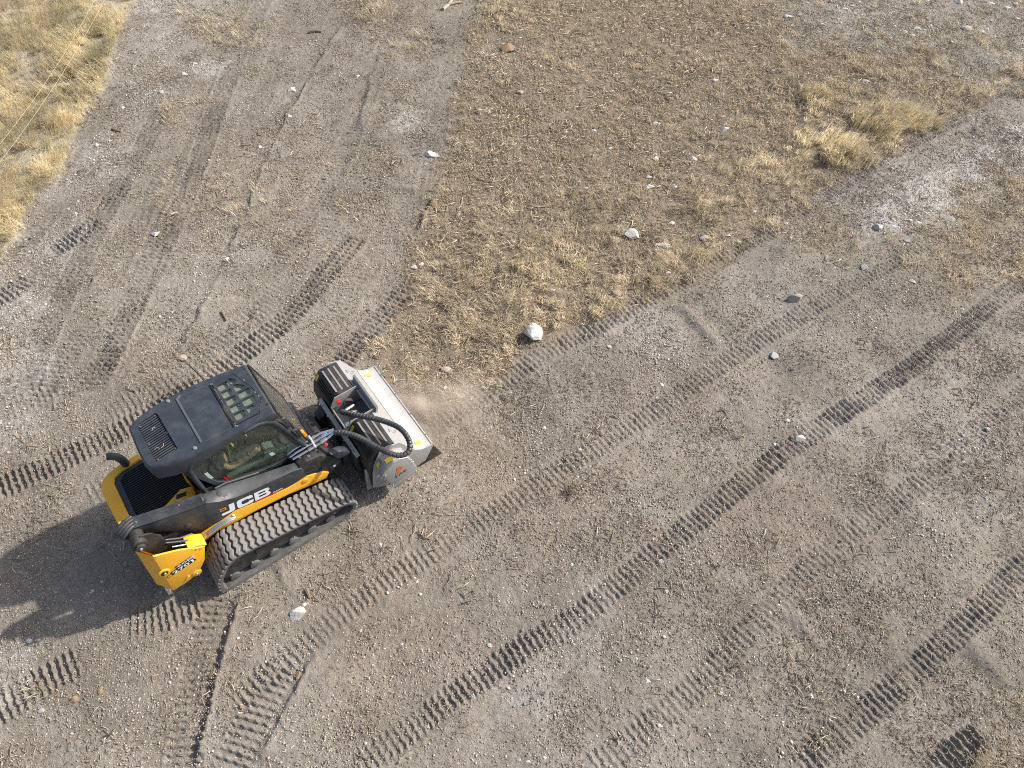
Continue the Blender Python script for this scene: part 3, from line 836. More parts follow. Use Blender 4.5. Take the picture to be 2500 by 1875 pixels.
def glass_mat(name, d0, d1):
    t = NT(name)
    tr = t.add("ShaderNodeBsdfTransparent"); tr.inputs[0].default_value = (0.74, 0.82, 0.77, 1)
    gl = t.add("ShaderNodeBsdfGlossy"); gl.inputs[0].default_value = (1, 1, 1, 1); gl.inputs["Roughness"].default_value = 0.03
    df = t.add("ShaderNodeBsdfDiffuse"); df.inputs[0].default_value = (0.36, 0.37, 0.32, 1)
    m1 = t.add("ShaderNodeMixShader"); m1.inputs[0].default_value = 0.045; t.link(tr.outputs[0], m1.inputs[1]); t.link(gl.outputs[0], m1.inputs[2])
    nz = t.noise(3.5, 4, 0.6, t.obj()); rz_ = t.ramp(nz.outputs[0], [(0.40, (d0, d0, d0)), (0.8, (d1, d1, d1))])
    m2 = t.add("ShaderNodeMixShader"); t.link(rz_.outputs[0], m2.inputs[0]); t.link(m1.outputs[0], m2.inputs[1]); t.link(df.outputs[0], m2.inputs[2])
    t.link(m2.outputs[0], t.out.inputs[0])
    return t.m
M['glass'] = glass_mat("tinted_glass", 0.02, 0.13)
M['roof_glass'] = glass_mat("dusty_roof_glass", 0.32, 0.50)

# ------------------------------------------------------------------ the track loader (local frame: x forward, y to its left, z up)
OFF = (0.9, 1.0, 0.0)
wx = LO[0] + UX[0] * OFF[0] + UY[0] * OFF[1]; wy = LO[1] + UX[1] * OFF[0] + UY[1] * OFF[1]
loader = empty("track_loader", (wx, wy, 0.0), TH)
tag(loader, "yellow and charcoal compact track loader with enclosed cab and single side boom", "track loader")
def part(mb, name, mat, parent=None, bevel=0.0, smooth=False, segs=2, label=None):
    return mb.build(name, M[mat] if isinstance(mat, str) else mat, parent or loader, bevel, smooth, OFF, segs, label)
def bolts(mb, pts, r=0.014, h=0.012, n=8, axis=(0, 0, 1)):
    a = Vector(axis)
    for p in pts: mb.cyl(Vector(p) - a * 0.004, Vector(p) + a * h, r, r * 0.8, n)
    return mb

def each_bolt(pts, args, fn, *a, **k):
    for p in pts: bolts(mb := MB(), [p], *args); fn(mb, *a, **k)

# crawlers -------------------------------------------------------------------
PROFILE = [(0.02, 0.0), (0.8, 0.0), (1.58, 0.0), (1.76, 0.015), (1.87, 0.06), (1.955, 0.14), (1.985, 0.235), (1.96, 0.325), (1.88, 0.40), (1.75, 0.455),
           (1.45, 0.525), (1.0, 0.61), (0.6, 0.685), (0.44, 0.712), (0.34, 0.712), (0.24, 0.668), (0.14, 0.575), (0.05, 0.44), (-0.015, 0.30), (-0.045, 0.17), (-0.035, 0.06)]
def resample(pts, step):
    P = [Vector((a, 0, b)) for a, b in pts]; P.append(P[0]); out = []
    L = [(P[i + 1] - P[i]).length for i in range(len(P) - 1)]; tot = sum(L); n = int(round(tot / step)); d = tot / n
    i, acc = 0, 0.0
    for k in range(n):
        s = k * d
        while acc + L[i] < s: acc += L[i]; i += 1
        out.append(P[i].lerp(P[i + 1], (s - acc) / L[i]))
    return out
BELT = resample(PROFILE, 0.047)
LH, BT = 0.026, 0.042                                     # lug height, belt thickness
def inset(pts, d):
    out = []; n = len(pts)
    for i in range(n):
        t = (pts[(i + 1) % n] - pts[i - 1]).normalized(); nrm = Vector((-t.z, 0, t.x))   # inward for this winding
        out.append(pts[i] + nrm * d)
    return out
def lug_mesh():
    """one zig-zag rubber lug, 0.45 m across, lying in its own frame: x along the belt, z outward"""
    mb = MB(); ys = np.linspace(-0.222, 0.222, 9); hw = 0.029; rings = []
    for i, yv in enumerate(ys):
        o = (0.012 if i % 2 else -0.012) + 0.03 * (yv / 0.222) * 0.5
        rings.append([(o - hw, yv, 0.0), (o + hw, yv, 0.0), (o + hw * 0.82, yv, LH), (o - hw * 0.82, yv, LH)])
    mb.loft(rings)
    o = mb.build("lug", M['tread'], None, 0.004)
    me = o.data; bpy.data.objects.remove(o); return me
LUG = lug_mesh()
outer = inset(BELT, LH)
def crawler(y0, label):
    tb = MB(); n = len(BELT); inn = inset(BELT, LH + BT); rings = []
    for i in range(n):
        a, b = outer[i], inn[i]
        rings.append([(a.x, y0 + 0.002, a.z), (a.x, y0 + 0.448, a.z), (b.x, y0 + 0.44, b.z), (b.x, y0 + 0.01, b.z)])
    rings.append(rings[0]); tb.loft(rings, cap=False)
    tr_ = part(tb, "track", 'belt', smooth=True, label=label)
    pts = resample(PROFILE, 0.089); m = len(pts); inn2 = inset(pts, LH)
    for i in range(m):
        t_ = (pts[(i + 1) % m] - pts[i - 1]).normalized()
        o = bpy.data.objects.new("lug", LUG); COL.objects.link(o); o.parent = tr_
        z = Vector((t_.z, 0, -t_.x))                              # outward
        mat = Matrix((t_, z.cross(t_), z)).transposed().to_4x4()
        mat.translation = inn2[i] + Vector((0, y0 + 0.225, 0)) - Vector(OFF)
        o.matrix_local = mat
    fr_ = MB(); fr_.prism([(0.20, 0.16), (1.62, 0.12), (1.72, 0.20), (1.60, 0.30), (0.55, 0.44), (0.30, 0.48), (0.18, 0.40)], y0 + 0.13, y0 + 0.36)
    part(fr_, "track_frame", 'under', bevel=0.012)
    gd = MB(); gd.prism([(0.10, 0.14), (1.68, 0.13), (1.80, 0.17), (1.78, 0.26), (1.55, 0.36), (0.62, 0.53), (0.30, 0.56), (0.14, 0.44), (0.06, 0.25)], y0 + 0.10, y0 + 0.13)
    gp_ = part(gd, "roller_guard", 'under', bevel=0.008)
    each_bolt([(0.16 + k * 0.30, y0 + 0.10, 0.185) for k in range(6)], (0.016, 0.016, 8, (0, -1, 0)), part, "bolt", 'chrome', gp_)
    for k in range(2):
        rb = MB(); rb.obox((0.62 + 0.72 * k, y0 + 0.085, 0.40 - 0.11 * k), (0.05, 0, -0.01), (0, 0.02, 0), (0.012, 0, 0.05)); part(rb, "carrier_bracket", 'under', gp_, bevel=0.01)
    for k in range(6):
        rl = MB(); x_ = 0.20 + k * 0.275
        rl.cyl((x_, y0 + 0.07, 0.125), (x_, y0 + 0.40, 0.125), 0.068, n=20)
        part(rl, "roller", 'belt', bevel=0.008)
    w = MB(); w.cyl((1.765, y0 + 0.14, 0.228), (1.765, y0 + 0.40, 0.228), 0.168, n=28); part(w, "idler_wheel", 'under', bevel=0.012)
    sp = MB()
    cg = [(0.345 + (0.27 if k % 2 else 0.235) * 0.9 * math.cos(2 * math.pi * k / 36), 0.42 + (0.27 if k % 2 else 0.235) * 0.9 * math.sin(2 * math.pi * k / 36)) for k in range(36)]
    sp.prism(cg, y0 + 0.16, y0 + 0.30); sp.cyl((0.345, y0 + 0.135, 0.42), (0.345, y0 + 0.38, 0.42), 0.11, n=18)
    part(sp, "drive_sprocket", 'black', bevel=0.006)
    return tr_
crawler(0.0, "dusty rubber crawler track on the boom side")
crawler(1.55, "rubber crawler track on the far side of the cab")

# chassis --------------------------------------------------------------------
c = MB(); c.prism([(-0.42, 0.32), (1.75, 0.26), (1.86, 0.55), (1.72, 0.86), (0.9, 0.95), (0.4, 1.08), (-0.35, 1.10)], 0.52, 1.48)
part(c, "chassis", 'black', bevel=0.02)
c = MB(); c.prism([(0.06, 0.64), (0.33, 0.70), (0.51, 0.665), (0.83, 0.655), (1.27, 0.60), (1.62, 0.50), (1.80, 0.47), (1.86, 0.56), (1.80, 0.64), (1.66, 0.735),
                   (1.56, 0.775), (1.46, 0.765), (1.30, 0.74), (0.88, 0.845), (0.62, 0.92), (0.40, 0.87), (0.15, 0.79)], 0.465, 0.515)
sr = part(c, "side_rail", 'yellow', bevel=0.008)
c = MB(); c.prism([(0.06, 0.64), (0.33, 0.70), (0.83, 0.655), (1.27, 0.60), (1.80, 0.47), (1.86, 0.56), (1.66, 0.735), (0.88, 0.845), (0.40, 0.87)], 1.485, 1.535)
part(c, "side_rail", 'yellow', bevel=0.008)
c = MB(); c.cyl((1.54, 0.455, 0.70), (1.54, 0.50, 0.70), 0.045, n=16); part(c, "lifting_eye", 'yellow', sr, bevel=0.01)
c = MB(); flat(c, [(0.56, 0.4625, 0.72), (0.66, 0.4625, 0.71), (0.66, 0.4625, 0.85), (0.57, 0.4625, 0.87)]); part(c, "warning_sticker", 'ylabel', sr)
# rear side box
c = MB()
A = [(-0.345, 1.30), (-0.10, 1.13), (0.004, 1.025), (0.134, 0.90), (0.03, 0.62), (-0.137, 0.40), (-0.32, 0.35), (-0.49, 0.34)]
Bk = [(-0.345, 1.30), (-0.10, 1.13), (0.004, 1.025), (0.134, 0.90), (0.03, 0.62), (-0.137, 0.40), (-0.32, 0.35), (-0.49, 0.34)]
c.prism(A, 0.25, 0.275)
sb = part(c, "rear_side_box", 'yellow', bevel=0.006, label="yellow rear side panel with the model number")
c = MB(); c.loft([[(-0.345, 0.262, 1.30), (-0.49, 0.262, 0.34)], [(-0.47, 0.40, 1.34), (-0.60, 0.38, 0.48)], [(-0.50, 0.56, 1.36), (-0.62, 0.60, 0.52)], [(-0.47, 0.57, 1.36), (-0.59, 0.61, 0.52)], [(-0.44, 0.41, 1.34), (-0.57, 0.39, 0.48)], [(-0.33, 0.277, 1.30), (-0.475, 0.277, 0.34)]], cap=False)
part(c, "corner_panel", 'yellow', sb, smooth=True)
c = MB(); c.prism([(-0.49, 0.345), (-0.137, 0.40), (0.02, 0.62), (0.02, 0.66), (-0.15, 0.45), (-0.47, 0.39)], 0.27, 0.60); part(c, "box_floor", 'yellow', sb)
c = MB(); c.prism([(-0.02, 1.0), (0.125, 0.90), (0.134, 0.86), (0.03, 0.60), (-0.02, 0.60)], 0.277, 0.46); part(c, "box_end", 'yellow', sb, bevel=0.006)
c = MB(); c.prism([(-0.02, 1.035), (-0.01, 1.02), (0.14, 0.895), (0.165, 0.895), (0.085, 0.99)], 0.262, 0.44); part(c, "box_cap", 'yellow', sb, bevel=0.006)
c = MB(); c.cyl((-0.395, 0.252, 0.86), (-0.395, 0.236, 0.86), 0.075, 0.06, 24); rg = part(c, "port_ring", 'yellow', sb, bevel=0.006)
c = MB(); c.cyl((-0.395, 0.24, 0.86), (-0.395, 0.232, 0.86), 0.042, n=20); part(c, "port", 'blackdecal', rg)
each_bolt([(-0.39, 0.232, 0.855)], (0.02, 0.014, 8, (0, -1, 0)), part, "bolt", 'chrome', rg)
c = MB(); c.cyl((-0.145, 0.27, 0.43), (-0.145, 0.24, 0.43), 0.06, n=16); tb_ = part(c, "tow_lug", 'yellow', sb, bevel=0.008)
each_bolt([(-0.145, 0.24, 0.43)], (0.022, 0.016, 8, (0, -1, 0)), part, "bolt", 'chrome', tb_)
c = MB(); c.prism([(-0.30, 0.42), (-0.27, 0.47), (-0.24, 0.49), (-0.22, 0.47)], 0.235, 0.252); part(c, "pressed_rib", 'yellow', sb, bevel=0.006)
each_bolt([(-0.32, 0.25, 1.27), (0.09, 0.25, 0.92), (0.05, 0.25, 0.955)], (0.012, 0.008, 8, (0, -1, 0)), part, "bolt", 'chrome', sb)
c = MB(); flat(c, [(-0.523, 0.345, 1.16), (-0.535, 0.335, 1.06), (-0.545, 0.39, 1.06), (-0.533, 0.40, 1.16)], (-0.03, -0.03, 0)); part(c, "rear_marker", 'red', sb)
# model number plate: 270T under a line of small lettering
def on_box(u, w): return (-0.416 + 0.386 * u - 0.022 * 0, 0.2465, 0.675 + 0.0 * u + w)
ex, ez = Vector((0.385, 0, -0.0)).normalized(), Vector((0, 0, 1))
tx = Vector((0.35, 0, 0.045)).normalized(); ty = Vector((-0.10, 0, 1)).normalized()
P0 = Vector((-0.430, 0.2468, 0.690))
c = MB(); flat(c, [P0 + tx * 0.085 - ty * 0.008, P0 + tx * 0.395 - ty * 0.008, P0 + tx * 0.395 + ty * 0.078, P0 + tx * 0.085 + ty * 0.078]); pl_ = part(c, "model_plate", 'blackdecal', sb)
c = MB(); flat(c, [P0 + tx * 0.175 + ty * 0.078, P0 + tx * 0.395 + ty * 0.078, P0 + tx * 0.395 + ty * 0.135, P0 + tx * 0.175 + ty * 0.135], (0, -0.0006, 0)); part(c, "model_plate", 'blackdecal', sb)
text_mesh("model_number", "270T", M['decal'], sb, P0 + tx * 0.10 + Vector((0, -0.001, 0)), tx, ty, 0.066, OFF, 0.002, 0.03, 1.62, 1.05)
text_mesh("small_lettering", "ROBB", M['decal'], sb, P0 + tx * 0.205 + ty * 0.085 + Vector((0, -0.001, 0)), tx, ty, 0.042, OFF, 0.002, 0.03, 1.55)
for u0, w0, hh in ((0.02, 0.0, 0.05), (0.178, 0.088, 0.032)):
    q0 = P0 + tx * u0 + ty * w0
    c = MB(); flat(c, [q0, q0 + tx * (hh * 1.3), q0 + tx * (hh * 1.3) + ty * hh, q0 + ty * hh], (0, -0.001, 0)); e_ = part(c, "emblem", 'blackdecal', sb)
    c = MB(); flat(c, [q0 + tx * hh * .15 + ty * hh * .15, q0 + tx * (hh * 1.15) + ty * hh * .15, q0 + tx * (hh * 1.15) + ty * hh * .85, q0 + tx * hh * .15 + ty * hh * .85], (0, -0.002, 0)); part(c, "emblem_mark", 'orange', e_)
# hydraulic lines inside the box
c = MB()
c.tube([(-0.20, 0.42, 1.16), (-0.10, 0.40, 1.09), (0.0, 0.38, 1.02), (0.06, 0.40, 0.96)], 0.014); c.tube([(-0.18, 0.46, 1.15), (-0.05, 0.44, 1.05), (0.08, 0.46, 0.97)], 0.014)
part(c, "hydraulic_hose", 'hose', sb, smooth=True)
c = MB(); c.tube([(-0.16, 0.37, 1.08), (-0.06, 0.35, 1.03), (0.0, 0.34, 0.99)], 0.013); part(c, "steel_line", 'chrome', sb, smooth=True)
for k in range(3):
    c = MB(); yv = 0.455 - k * 0.022
    c.tube([(0.06, yv + .02, 0.74), (0.14, yv, 0.79), (0.30, yv, 0.842), (0.40, yv, 0.868), (0.50, yv, 0.865), (0.57, yv, 0.846), (0.585, yv + 0.03, 0.85), (0.57, yv + 0.05, 0.88)], 0.012, 8)
    part(c, "steel_line", 'chrome', sr, smooth=True)

# tail hood and radiator grille ---------------------------------------------
hood_out = [(-0.02, 1.715), (-0.30, 1.70), (-0.45, 1.66), (-0.55, 1.58), (-0.58, 1.46), (-0.56, 1.0), (-0.52, 0.66), (-0.02, 0.66)]
hood_in = [(-0.02, 1.615), (-0.28, 1.60), (-0.385, 1.565), (-0.415, 1.50), (-0.41, 1.0), (-0.385, 0.74), (-0.02, 0.74)]
def hood_z(x, y): return 0.05 * (x + 0.3) - 0.10 * max(0, (abs(y - 1.15) - 0.40)) ** 1.5
c = MB(); plate_holes(c, hood_out + hood_in[::-1], [], 1.19, 1.25, hood_z)
hood = part(c, "tail_frame", 'yellow', bevel=0.018)
c = MB(); body = [(p[0] * 0.985, 1.15 + (p[1] - 1.15) * 0.985) for p in hood_out]
c.loft([[(x, y, 1.20 + hood_z(x, y)) for x, y in body], [(x - 0.02, y, 0.75) for x, y in body], [(x + 0.05, y, 0.42) for x, y in body]], cap=False)
part(c, "tail_body", 'yellow', hood, bevel=0.015)
c = MB(); plate_holes(c, [(x * 0.997 + 0.0, 1.15 + (y - 1.15) * 0.997) for x, y in hood_in] + [(-0.02, 0.78), (-0.33, 0.78), (-0.345, 1.0), (-0.345, 1.50), (-0.27, 1.55), (-0.02, 1.565)], [], 1.17, 1.222, hood_z)
part(c, "grille_surround", 'dark', hood, bevel=0.008)
c = MB(); c.box(-0.40, 0.36, 0.76, 1.58, 1.12, 1.17); gr = part(c, "radiator_tray", 'grille', hood)
for k in range(24):
    c = MB(); yv = 0.80 + k * 0.0325
    c.obox((-0.01, yv, 1.19), (0.335, 0, 0.012), (0, 0.0065, 0.004), (0, -0.003, 0.014))
    part(c, "grille_slat", 'grille', gr)
# slanted yellow cheek between grille and boom, and the cab foot
c = MB(); c.prism([(-0.05, 0.815), (0.32, 0.74), (0.36, 0.79), (0.345, 0.895), (0.22, 0.935)], 1.15, 1.235, 'z'); ck = part(c, "cheek_panel", 'yellow', hood, bevel=0.008)
c = MB(); flat(c, [(0.13, 0.832, 1.2365), (0.25, 0.81, 1.2365), (0.275, 0.865, 1.2365), (0.155, 0.89, 1.2365)]); part(c, "label_plate", 'blackdecal', ck)
c = MB(); c.prism([(0.345, 0.72), (0.50, 0.70), (0.49, 0.82), (0.345, 0.88)], 0.95, 1.15, 'z'); part(c, "cab_foot", 'yellow', bevel=0.01)
c = MB(); c.box(0.345, 0.37, 0.86, 1.52, 1.0, 1.45); part(c, "cab_bulkhead", 'yellow', bevel=0.006)
# exhaust
c = MB(); c.tube([(-0.20, 1.655, 1.20), (-0.20, 1.655, 1.35), (-0.208, 1.66, 1.40), (-0.235, 1.68, 1.445), (-0.275, 1.70, 1.47), (-0.315, 1.715, 1.48)], [0.05, 0.05, 0.049, 0.047, 0.046, 0.046], 16)
part(c, "exhaust_pipe", 'hose', hood, smooth=True)

# boom -----------------------------------------------------------------------
c = MB()
BST = [(-0.43, 0.69, 1.60, 0.55, 1.595, 1.47), (-0.15, 0.67, 1.515, 0.52, 1.52, 1.24), (0.06, 0.655, 1.455, 0.50, 1.47, 0.98), (0.20, 0.645, 1.42, 0.485, 1.44, 0.88), (0.43, 0.635, 1.365, 0.47, 1.395, 0.865),
       (0.56, 0.64, 1.315, 0.47, 1.27, 0.87), (0.72, 0.64, 1.275, 0.47, 1.18, 0.865), (0.92, 0.63, 1.205, 0.47, 1.13, 0.835), (1.18, 0.615, 1.125, 0.47, 1.095, 0.785), (1.45, 0.60, 1.045, 0.47, 1.05, 0.745), (1.58, 0.60, 0.98, 0.47, 0.99, 0.76)]
c.loft([[(x, yl, zl), (x, yl, zb), (x, yr, zb), (x, yr, zr)] for x, yl, zl, yr, zr, zb in BST])
boom = part(c, "boom", 'boom', bevel=0.014, label="charcoal lift boom with white maker lettering")
c = MB(); c.sheet([[(x, yl + 0.004, zl + 0.014), (x, yr - 0.004, zr + 0.014)] for x, yl, zl, yr, zr, zb in BST[:5]], 0.010); part(c, "boom_top_cover", 'boom', boom)
each_bolt([(-0.30, 0.60, 1.575), (0.16, 0.60, 1.445), (0.41, 0.56, 1.398), (0.41, 0.53, 1.404)], (0.014, 0.010, 10), part, "cover_bolt", 'chrome', boom)
c = MB(); c.tube([(0.58, 0.64, 1.32), (0.70, 0.655, 1.29), (0.90, 0.65, 1.22), (1.10, 0.64, 1.155)], 0.016, 8); part(c, "edge_hose", 'hose', boom, smooth=True)
c = MB(); hexp = [(0.62 + 0.055 * math.cos(k * math.pi / 6), 0.56 + 0.05 * math.sin(k * math.pi / 6)) for k in range(12)]
c.loft([[(x, y, 1.272 + (y - 0.56) * 0.41 - (x - 0.62) * 0.33 + dz) for x, y in hexp] for dz in (-0.01, 0.010)]); part(c, "inspection_cap", 'boom', boom, bevel=0.004)
c = MB(); c.prism([(1.50, 0.95), (1.55, 1.02), (1.66, 1.06), (1.84, 1.02), (1.98, 0.86), (2.07, 0.65), (2.06, 0.46), (1.93, 0.44), (1.80, 0.50), (1.56, 0.68), (1.42, 0.76)], 0.485, 0.70)
kn = part(c, "boom_knuckle", 'black', bevel=0.02)
c = MB(); c.prism([(1.52, 0.80), (1.76, 0.70), (1.80, 0.72), (1.72, 0.78), (1.56, 0.84)], 0.476, 0.487); part(c, "pressed_recess", 'blackdecal', kn)
c = MB(); c.obox((1.66, 0.475, 0.715), (0.13, 0, -0.05), (0, 0.004, 0), (0.002, 0, 0.006)); part(c, "bright_edge", 'worn', kn)
c = MB(); flat(c, [(1.945, 0.4835, 0.60), (1.975, 0.4835, 0.59), (1.98, 0.4835, 0.63), (1.95, 0.4835, 0.64)]); part(c, "white_sticker", 'decal', kn)
each_bolt([(1.62, 0.60, 1.045), (1.72, 0.55, 1.04), (1.84, 0.60, 1.01)], (0.02, 0.02, 10), part, "knuckle_bolt", 'chrome', kn)
# boom pivot at the rear
c = MB(); c.prism([(-0.43, 1.30), (-0.40, 1.50), (-0.33, 1.56), (-0.24, 1.52), (-0.165, 1.36), (-0.17, 1.18), (-0.22, 1.04), (-0.42, 1.05)], 0.41, 0.43); pv = part(c, "pivot_plate", 'black', bevel=0.006)
c = MB(); c.cyl((-0.385, 0.35, 1.47), (-0.385, 0.70, 1.47), 0.088, n=24); c.cyl((-0.385, 0.315, 1.47), (-0.385, 0.35, 1.47), 0.055, n=20); part(c, "pivot_pin", 'black', pv, bevel=0.008)
each_bolt([(-0.385, 0.315, 1.47)], (0.022, 0.016, 8, (0, -1, 0)), part, "bolt", 'chrome', pv)
c = MB(); c.cyl((0.115, 0.525, 1.13), (0.115, 0.49, 1.13), 0.055, n=20); c.cyl((0.115, 0.49, 1.13), (0.115, 0.475, 1.13), 0.035, n=16); part(c, "side_pin", 'black', boom, bevel=0.006)
c = MB(); c.cyl((0.28, 0.525, 1.02), (0.28, 0.50, 1.02), 0.026, n=14); part(c, "side_plug", 'black', boom, bevel=0.004)
for k in range(4):
    c = MB(); r0 = 0.115 + 0.022 * k; yv = 0.52 + 0.03 * k
    c.tube([(-0.385 + r0 * math.cos(a), yv + 0.03 * math.sin(a * 2), 1.52 + 0.9 * r0 * math.sin(a)) for a in np.linspace(1.1, 4.4, 14)] + [(-0.36, yv, 1.30 - 0.02 * k)], 0.021, 10)
    part(c, "pivot_hose", 'hose', pv, smooth=True)
c = MB(); c.tube([(-0.40, 0.68, 1.58), (-0.2, 0.69, 1.49), (0.0, 0.685, 1.42), (0.2, 0.67, 1.37)], 0.013, 8); part(c, "edge_hose", 'hose', boom, smooth=True)

# maker lettering on the boom side, each letter cut as an outline in (along, up)
FX = Vector((1, 0, -0.20)).normalized(); FZ = Vector((0.0, 0, 1)); F0 = Vector((0.470, 0.4655, 0.965))
def letter(name, outline, holes, x0, w, h):
    mb = MB(); bm = bmesh.new(); loops = []
    for lp in [outline] + holes:
        vs = [bm.verts.new((a, b, 0)) for a, b in lp]
        for a, b in zip(vs, vs[1:] + vs[:1]): bm.edges.new((a, b))
    bmesh.ops.triangle_fill(bm, use_beauty=True, edges=bm.edges[:]); bm.verts.index_update()
    V = [F0 + FX * (x0 + v.co.x * w + 0.18 * h * v.co.y) + FZ * (v.co.y * h) for v in bm.verts]
    mb.add(V, [[v.index for v in f.verts] for f in bm.faces]); bm.free()
    return part(mb, name, 'decal', boom)
def arc(cx, cy, rx, ry, a0, a1, n=6): return [(cx + rx * math.cos(math.radians(a0 + (a1 - a0) * k / n)), cy + ry * math.sin(math.radians(a0 + (a1 - a0) * k / n))) for k in range(n + 1)]
LHT = 0.185
letter("letter_j", [(0.62, 1.0), (1.0, 1.0)] + arc(0.70, 0.28, 0.30, 0.28, 0, -90) + arc(0.12, 0.14, 0.12, 0.14, 270, 90) + [(0.55, 0.28)] + arc(0.52, 0.38, 0.10, 0.10, -60, 0, 3), [], 0.0, 0.175, LHT)
letter("letter_c", arc(0.80, 0.80, 0.20, 0.20, 0, 90, 5) + arc(0.22, 0.78, 0.22, 0.22, 90, 180, 5) + arc(0.22, 0.22, 0.22, 0.22, 180, 270, 5) + arc(0.80, 0.20, 0.20, 0.20, 270, 360, 5)
       + [(1.0, 0.38), (0.72, 0.38), (0.68, 0.28), (0.36, 0.28), (0.28, 0.36), (0.28, 0.64), (0.36, 0.72), (0.68, 0.72), (0.72, 0.62), (1.0, 0.62)], [], 0.205, 0.205, LHT)
letter("letter_b", [(0, 0)] + arc(0.78, 0.24, 0.22, 0.24, 270, 420, 6) + arc(0.76, 0.76, 0.21, 0.24, -60, 90, 6) + [(0, 1.0)],
       [[(0.26, 0.24), (0.70, 0.24), (0.74, 0.33), (0.70, 0.42), (0.26, 0.42)], [(0.26, 0.60), (0.68, 0.60), (0.72, 0.68), (0.68, 0.77), (0.26, 0.77)]], 0.43, 0.205, LHT)
text_mesh("small_lettering", "AGRI", M['decal'], boom, F0 + FX * 0.66 + Vector((0, -0.001, 0)), FX, FZ, 0.028, OFF, 0.001, 0.03, 1.6)
q0 = F0 + FX * 0.02 + FZ * 0.105
c = MB(); flat(c, [q0, q0 + FX * 0.075, q0 + FX * 0.08 + FZ * 0.062, q0 + FX * 0.004 + FZ * 0.062]); e_ = part(c, "emblem", 'orange', boom)
c = MB(); flat(c, [q0 + FX * .017 + FZ * .018, q0 + FX * .06 + FZ * .018, q0 + FX * .062 + FZ * .046, q0 + FX * .019 + FZ * .046], (0, -0.002, 0)); part(c, "emblem_mark", 'blackdecal', e_)
c = MB(); flat(c, [(0.88, 0.4665, 0.850), (1.17, 0.4665, 0.792), (1.18, 0.4665, 0.815), (0.87, 0.4665, 0.882)]); part(c, "red_stripe", 'red', boom)

# ------------------------------------------------------------------ cab
ROOF = [(1.615, 1.50), (1.30, 1.555), (0.95, 1.585), (0.66, 1.59), (0.38, 1.555), (0.19, 1.505), (0.125, 1.44), (0.112, 1.15), (0.112, 0.88), (0.145, 0.79), (0.32, 0.72),
        (0.52, 0.67), (0.75, 0.65), (1.05, 0.65), (1.36, 0.655), (1.615, 0.63)]
def scl_ring(pts, k, z, cx=0.88, cy=1.12): return [(cx + (x - cx) * k, cy + (y - cy) * k, z if not callable(z) else z(x, y)) for x, y in pts]
def roof_z(x, y): return 2.11 + 0.0 * x - 0.06 * max(0.0, 0.55 - x) ** 1.5 - 0.25 * max(0, abs(y - 1.12) - 0.36) ** 2
def skirt_z(x, y): return 1.84 if x < 0.62 else (1.84 + (x - 0.62) / 0.2 * 0.15 if x < 0.82 else 1.99)
HATCH = [(1.185, 1.40), (1.41, 1.41), (1.50, 1.13), (1.52, 0.92), (1.43, 0.765), (1.215, 0.77)]
SKY = [(1.155, 1.44), (1.43, 1.45), (1.535, 1.14), (1.555, 0.90), (1.455, 0.735), (1.155, 0.74)]
GRL = [(0.225, 1.40), (0.25, 1.43), (0.455, 1.455), (0.48, 1.43), (0.50, 0.86), (0.48, 0.835), (0.26, 0.815), (0.235, 0.84)]
MID = [(0.79, 1.51), (0.735, 1.48), (0.745, 0.765), (0.80, 0.745), (1.10, 0.735), (1.12, 0.78), (1.115, 1.43), (1.09, 1.475)]
c = MB(); top = [(p[0], p[1]) for p in scl_ring(ROOF, 0.965, 0)]
plate_holes(c, top, [SKY, GRL], -0.03, 0.0, roof_z)
roof = part(c, "roof", 'dark', bevel=0.0, smooth=True)
c = MB()
c.loft([scl_ring(ROOF, 0.966, lambda x, y: roof_z(x, y) - 0.001), scl_ring(ROOF, 0.985, lambda x, y: roof_z(x, y) - 0.010), scl_ring(ROOF, 0.998, lambda x, y: roof_z(x, y) - 0.035),
        scl_ring(ROOF, 1.0, lambda x, y: roof_z(x, y) - 0.08 if x > 0.8 else 1.98), scl_ring(ROOF, 0.995, skirt_z), scl_ring(ROOF, 0.96, skirt_z)], cap=False)
part(c, "roof_skirt", 'dark', roof, smooth=True)
c = MB(); plate_holes(c, [(p[0], p[1]) for p in scl_ring(ROOF, 0.95, 0)], [SKY], -0.075, -0.05, roof_z); part(c, "headliner", 'interior', roof)
c = MB(); plate_holes(c, MID, [[(0.90 + (x - 0.93) * 0.985 + 0.03, 1.12 + (y - 1.12) * 0.985) for x, y in MID]], 0.0, 0.004, roof_z); 
c.sheet([[(0.730, 1.485, 2.120), (0.754, 1.485, 2.120)], [(0.740, 0.762, 2.120), (0.764, 0.762, 2.120)]], 0.012); c.sheet([[(0.730, 1.487, 2.120), (0.752, 1.475, 2.120)], [(0.785, 1.53, 2.114), (0.803, 1.512, 2.114)]], 0.012)
part(c, "roof_rib", paint("scuffed_rib", (0.085, 0.092, 0.10), 0.5, 0, 0.2), roof)
c = MB(); plate_holes(c, [(0.93 + (x - 0.93) * 0.98, 1.12 + (y - 1.12) * 0.98) for x, y in MID], [], -0.001, 0.0025, roof_z); part(c, "roof_panel", 'dark', roof)
each_bolt([(0.645, 1.525, 2.10), (0.662, 0.735, 2.10)], (0.027, 0.022, 14), part, "lifting_bolt", 'chrome', roof, bevel=0.006)
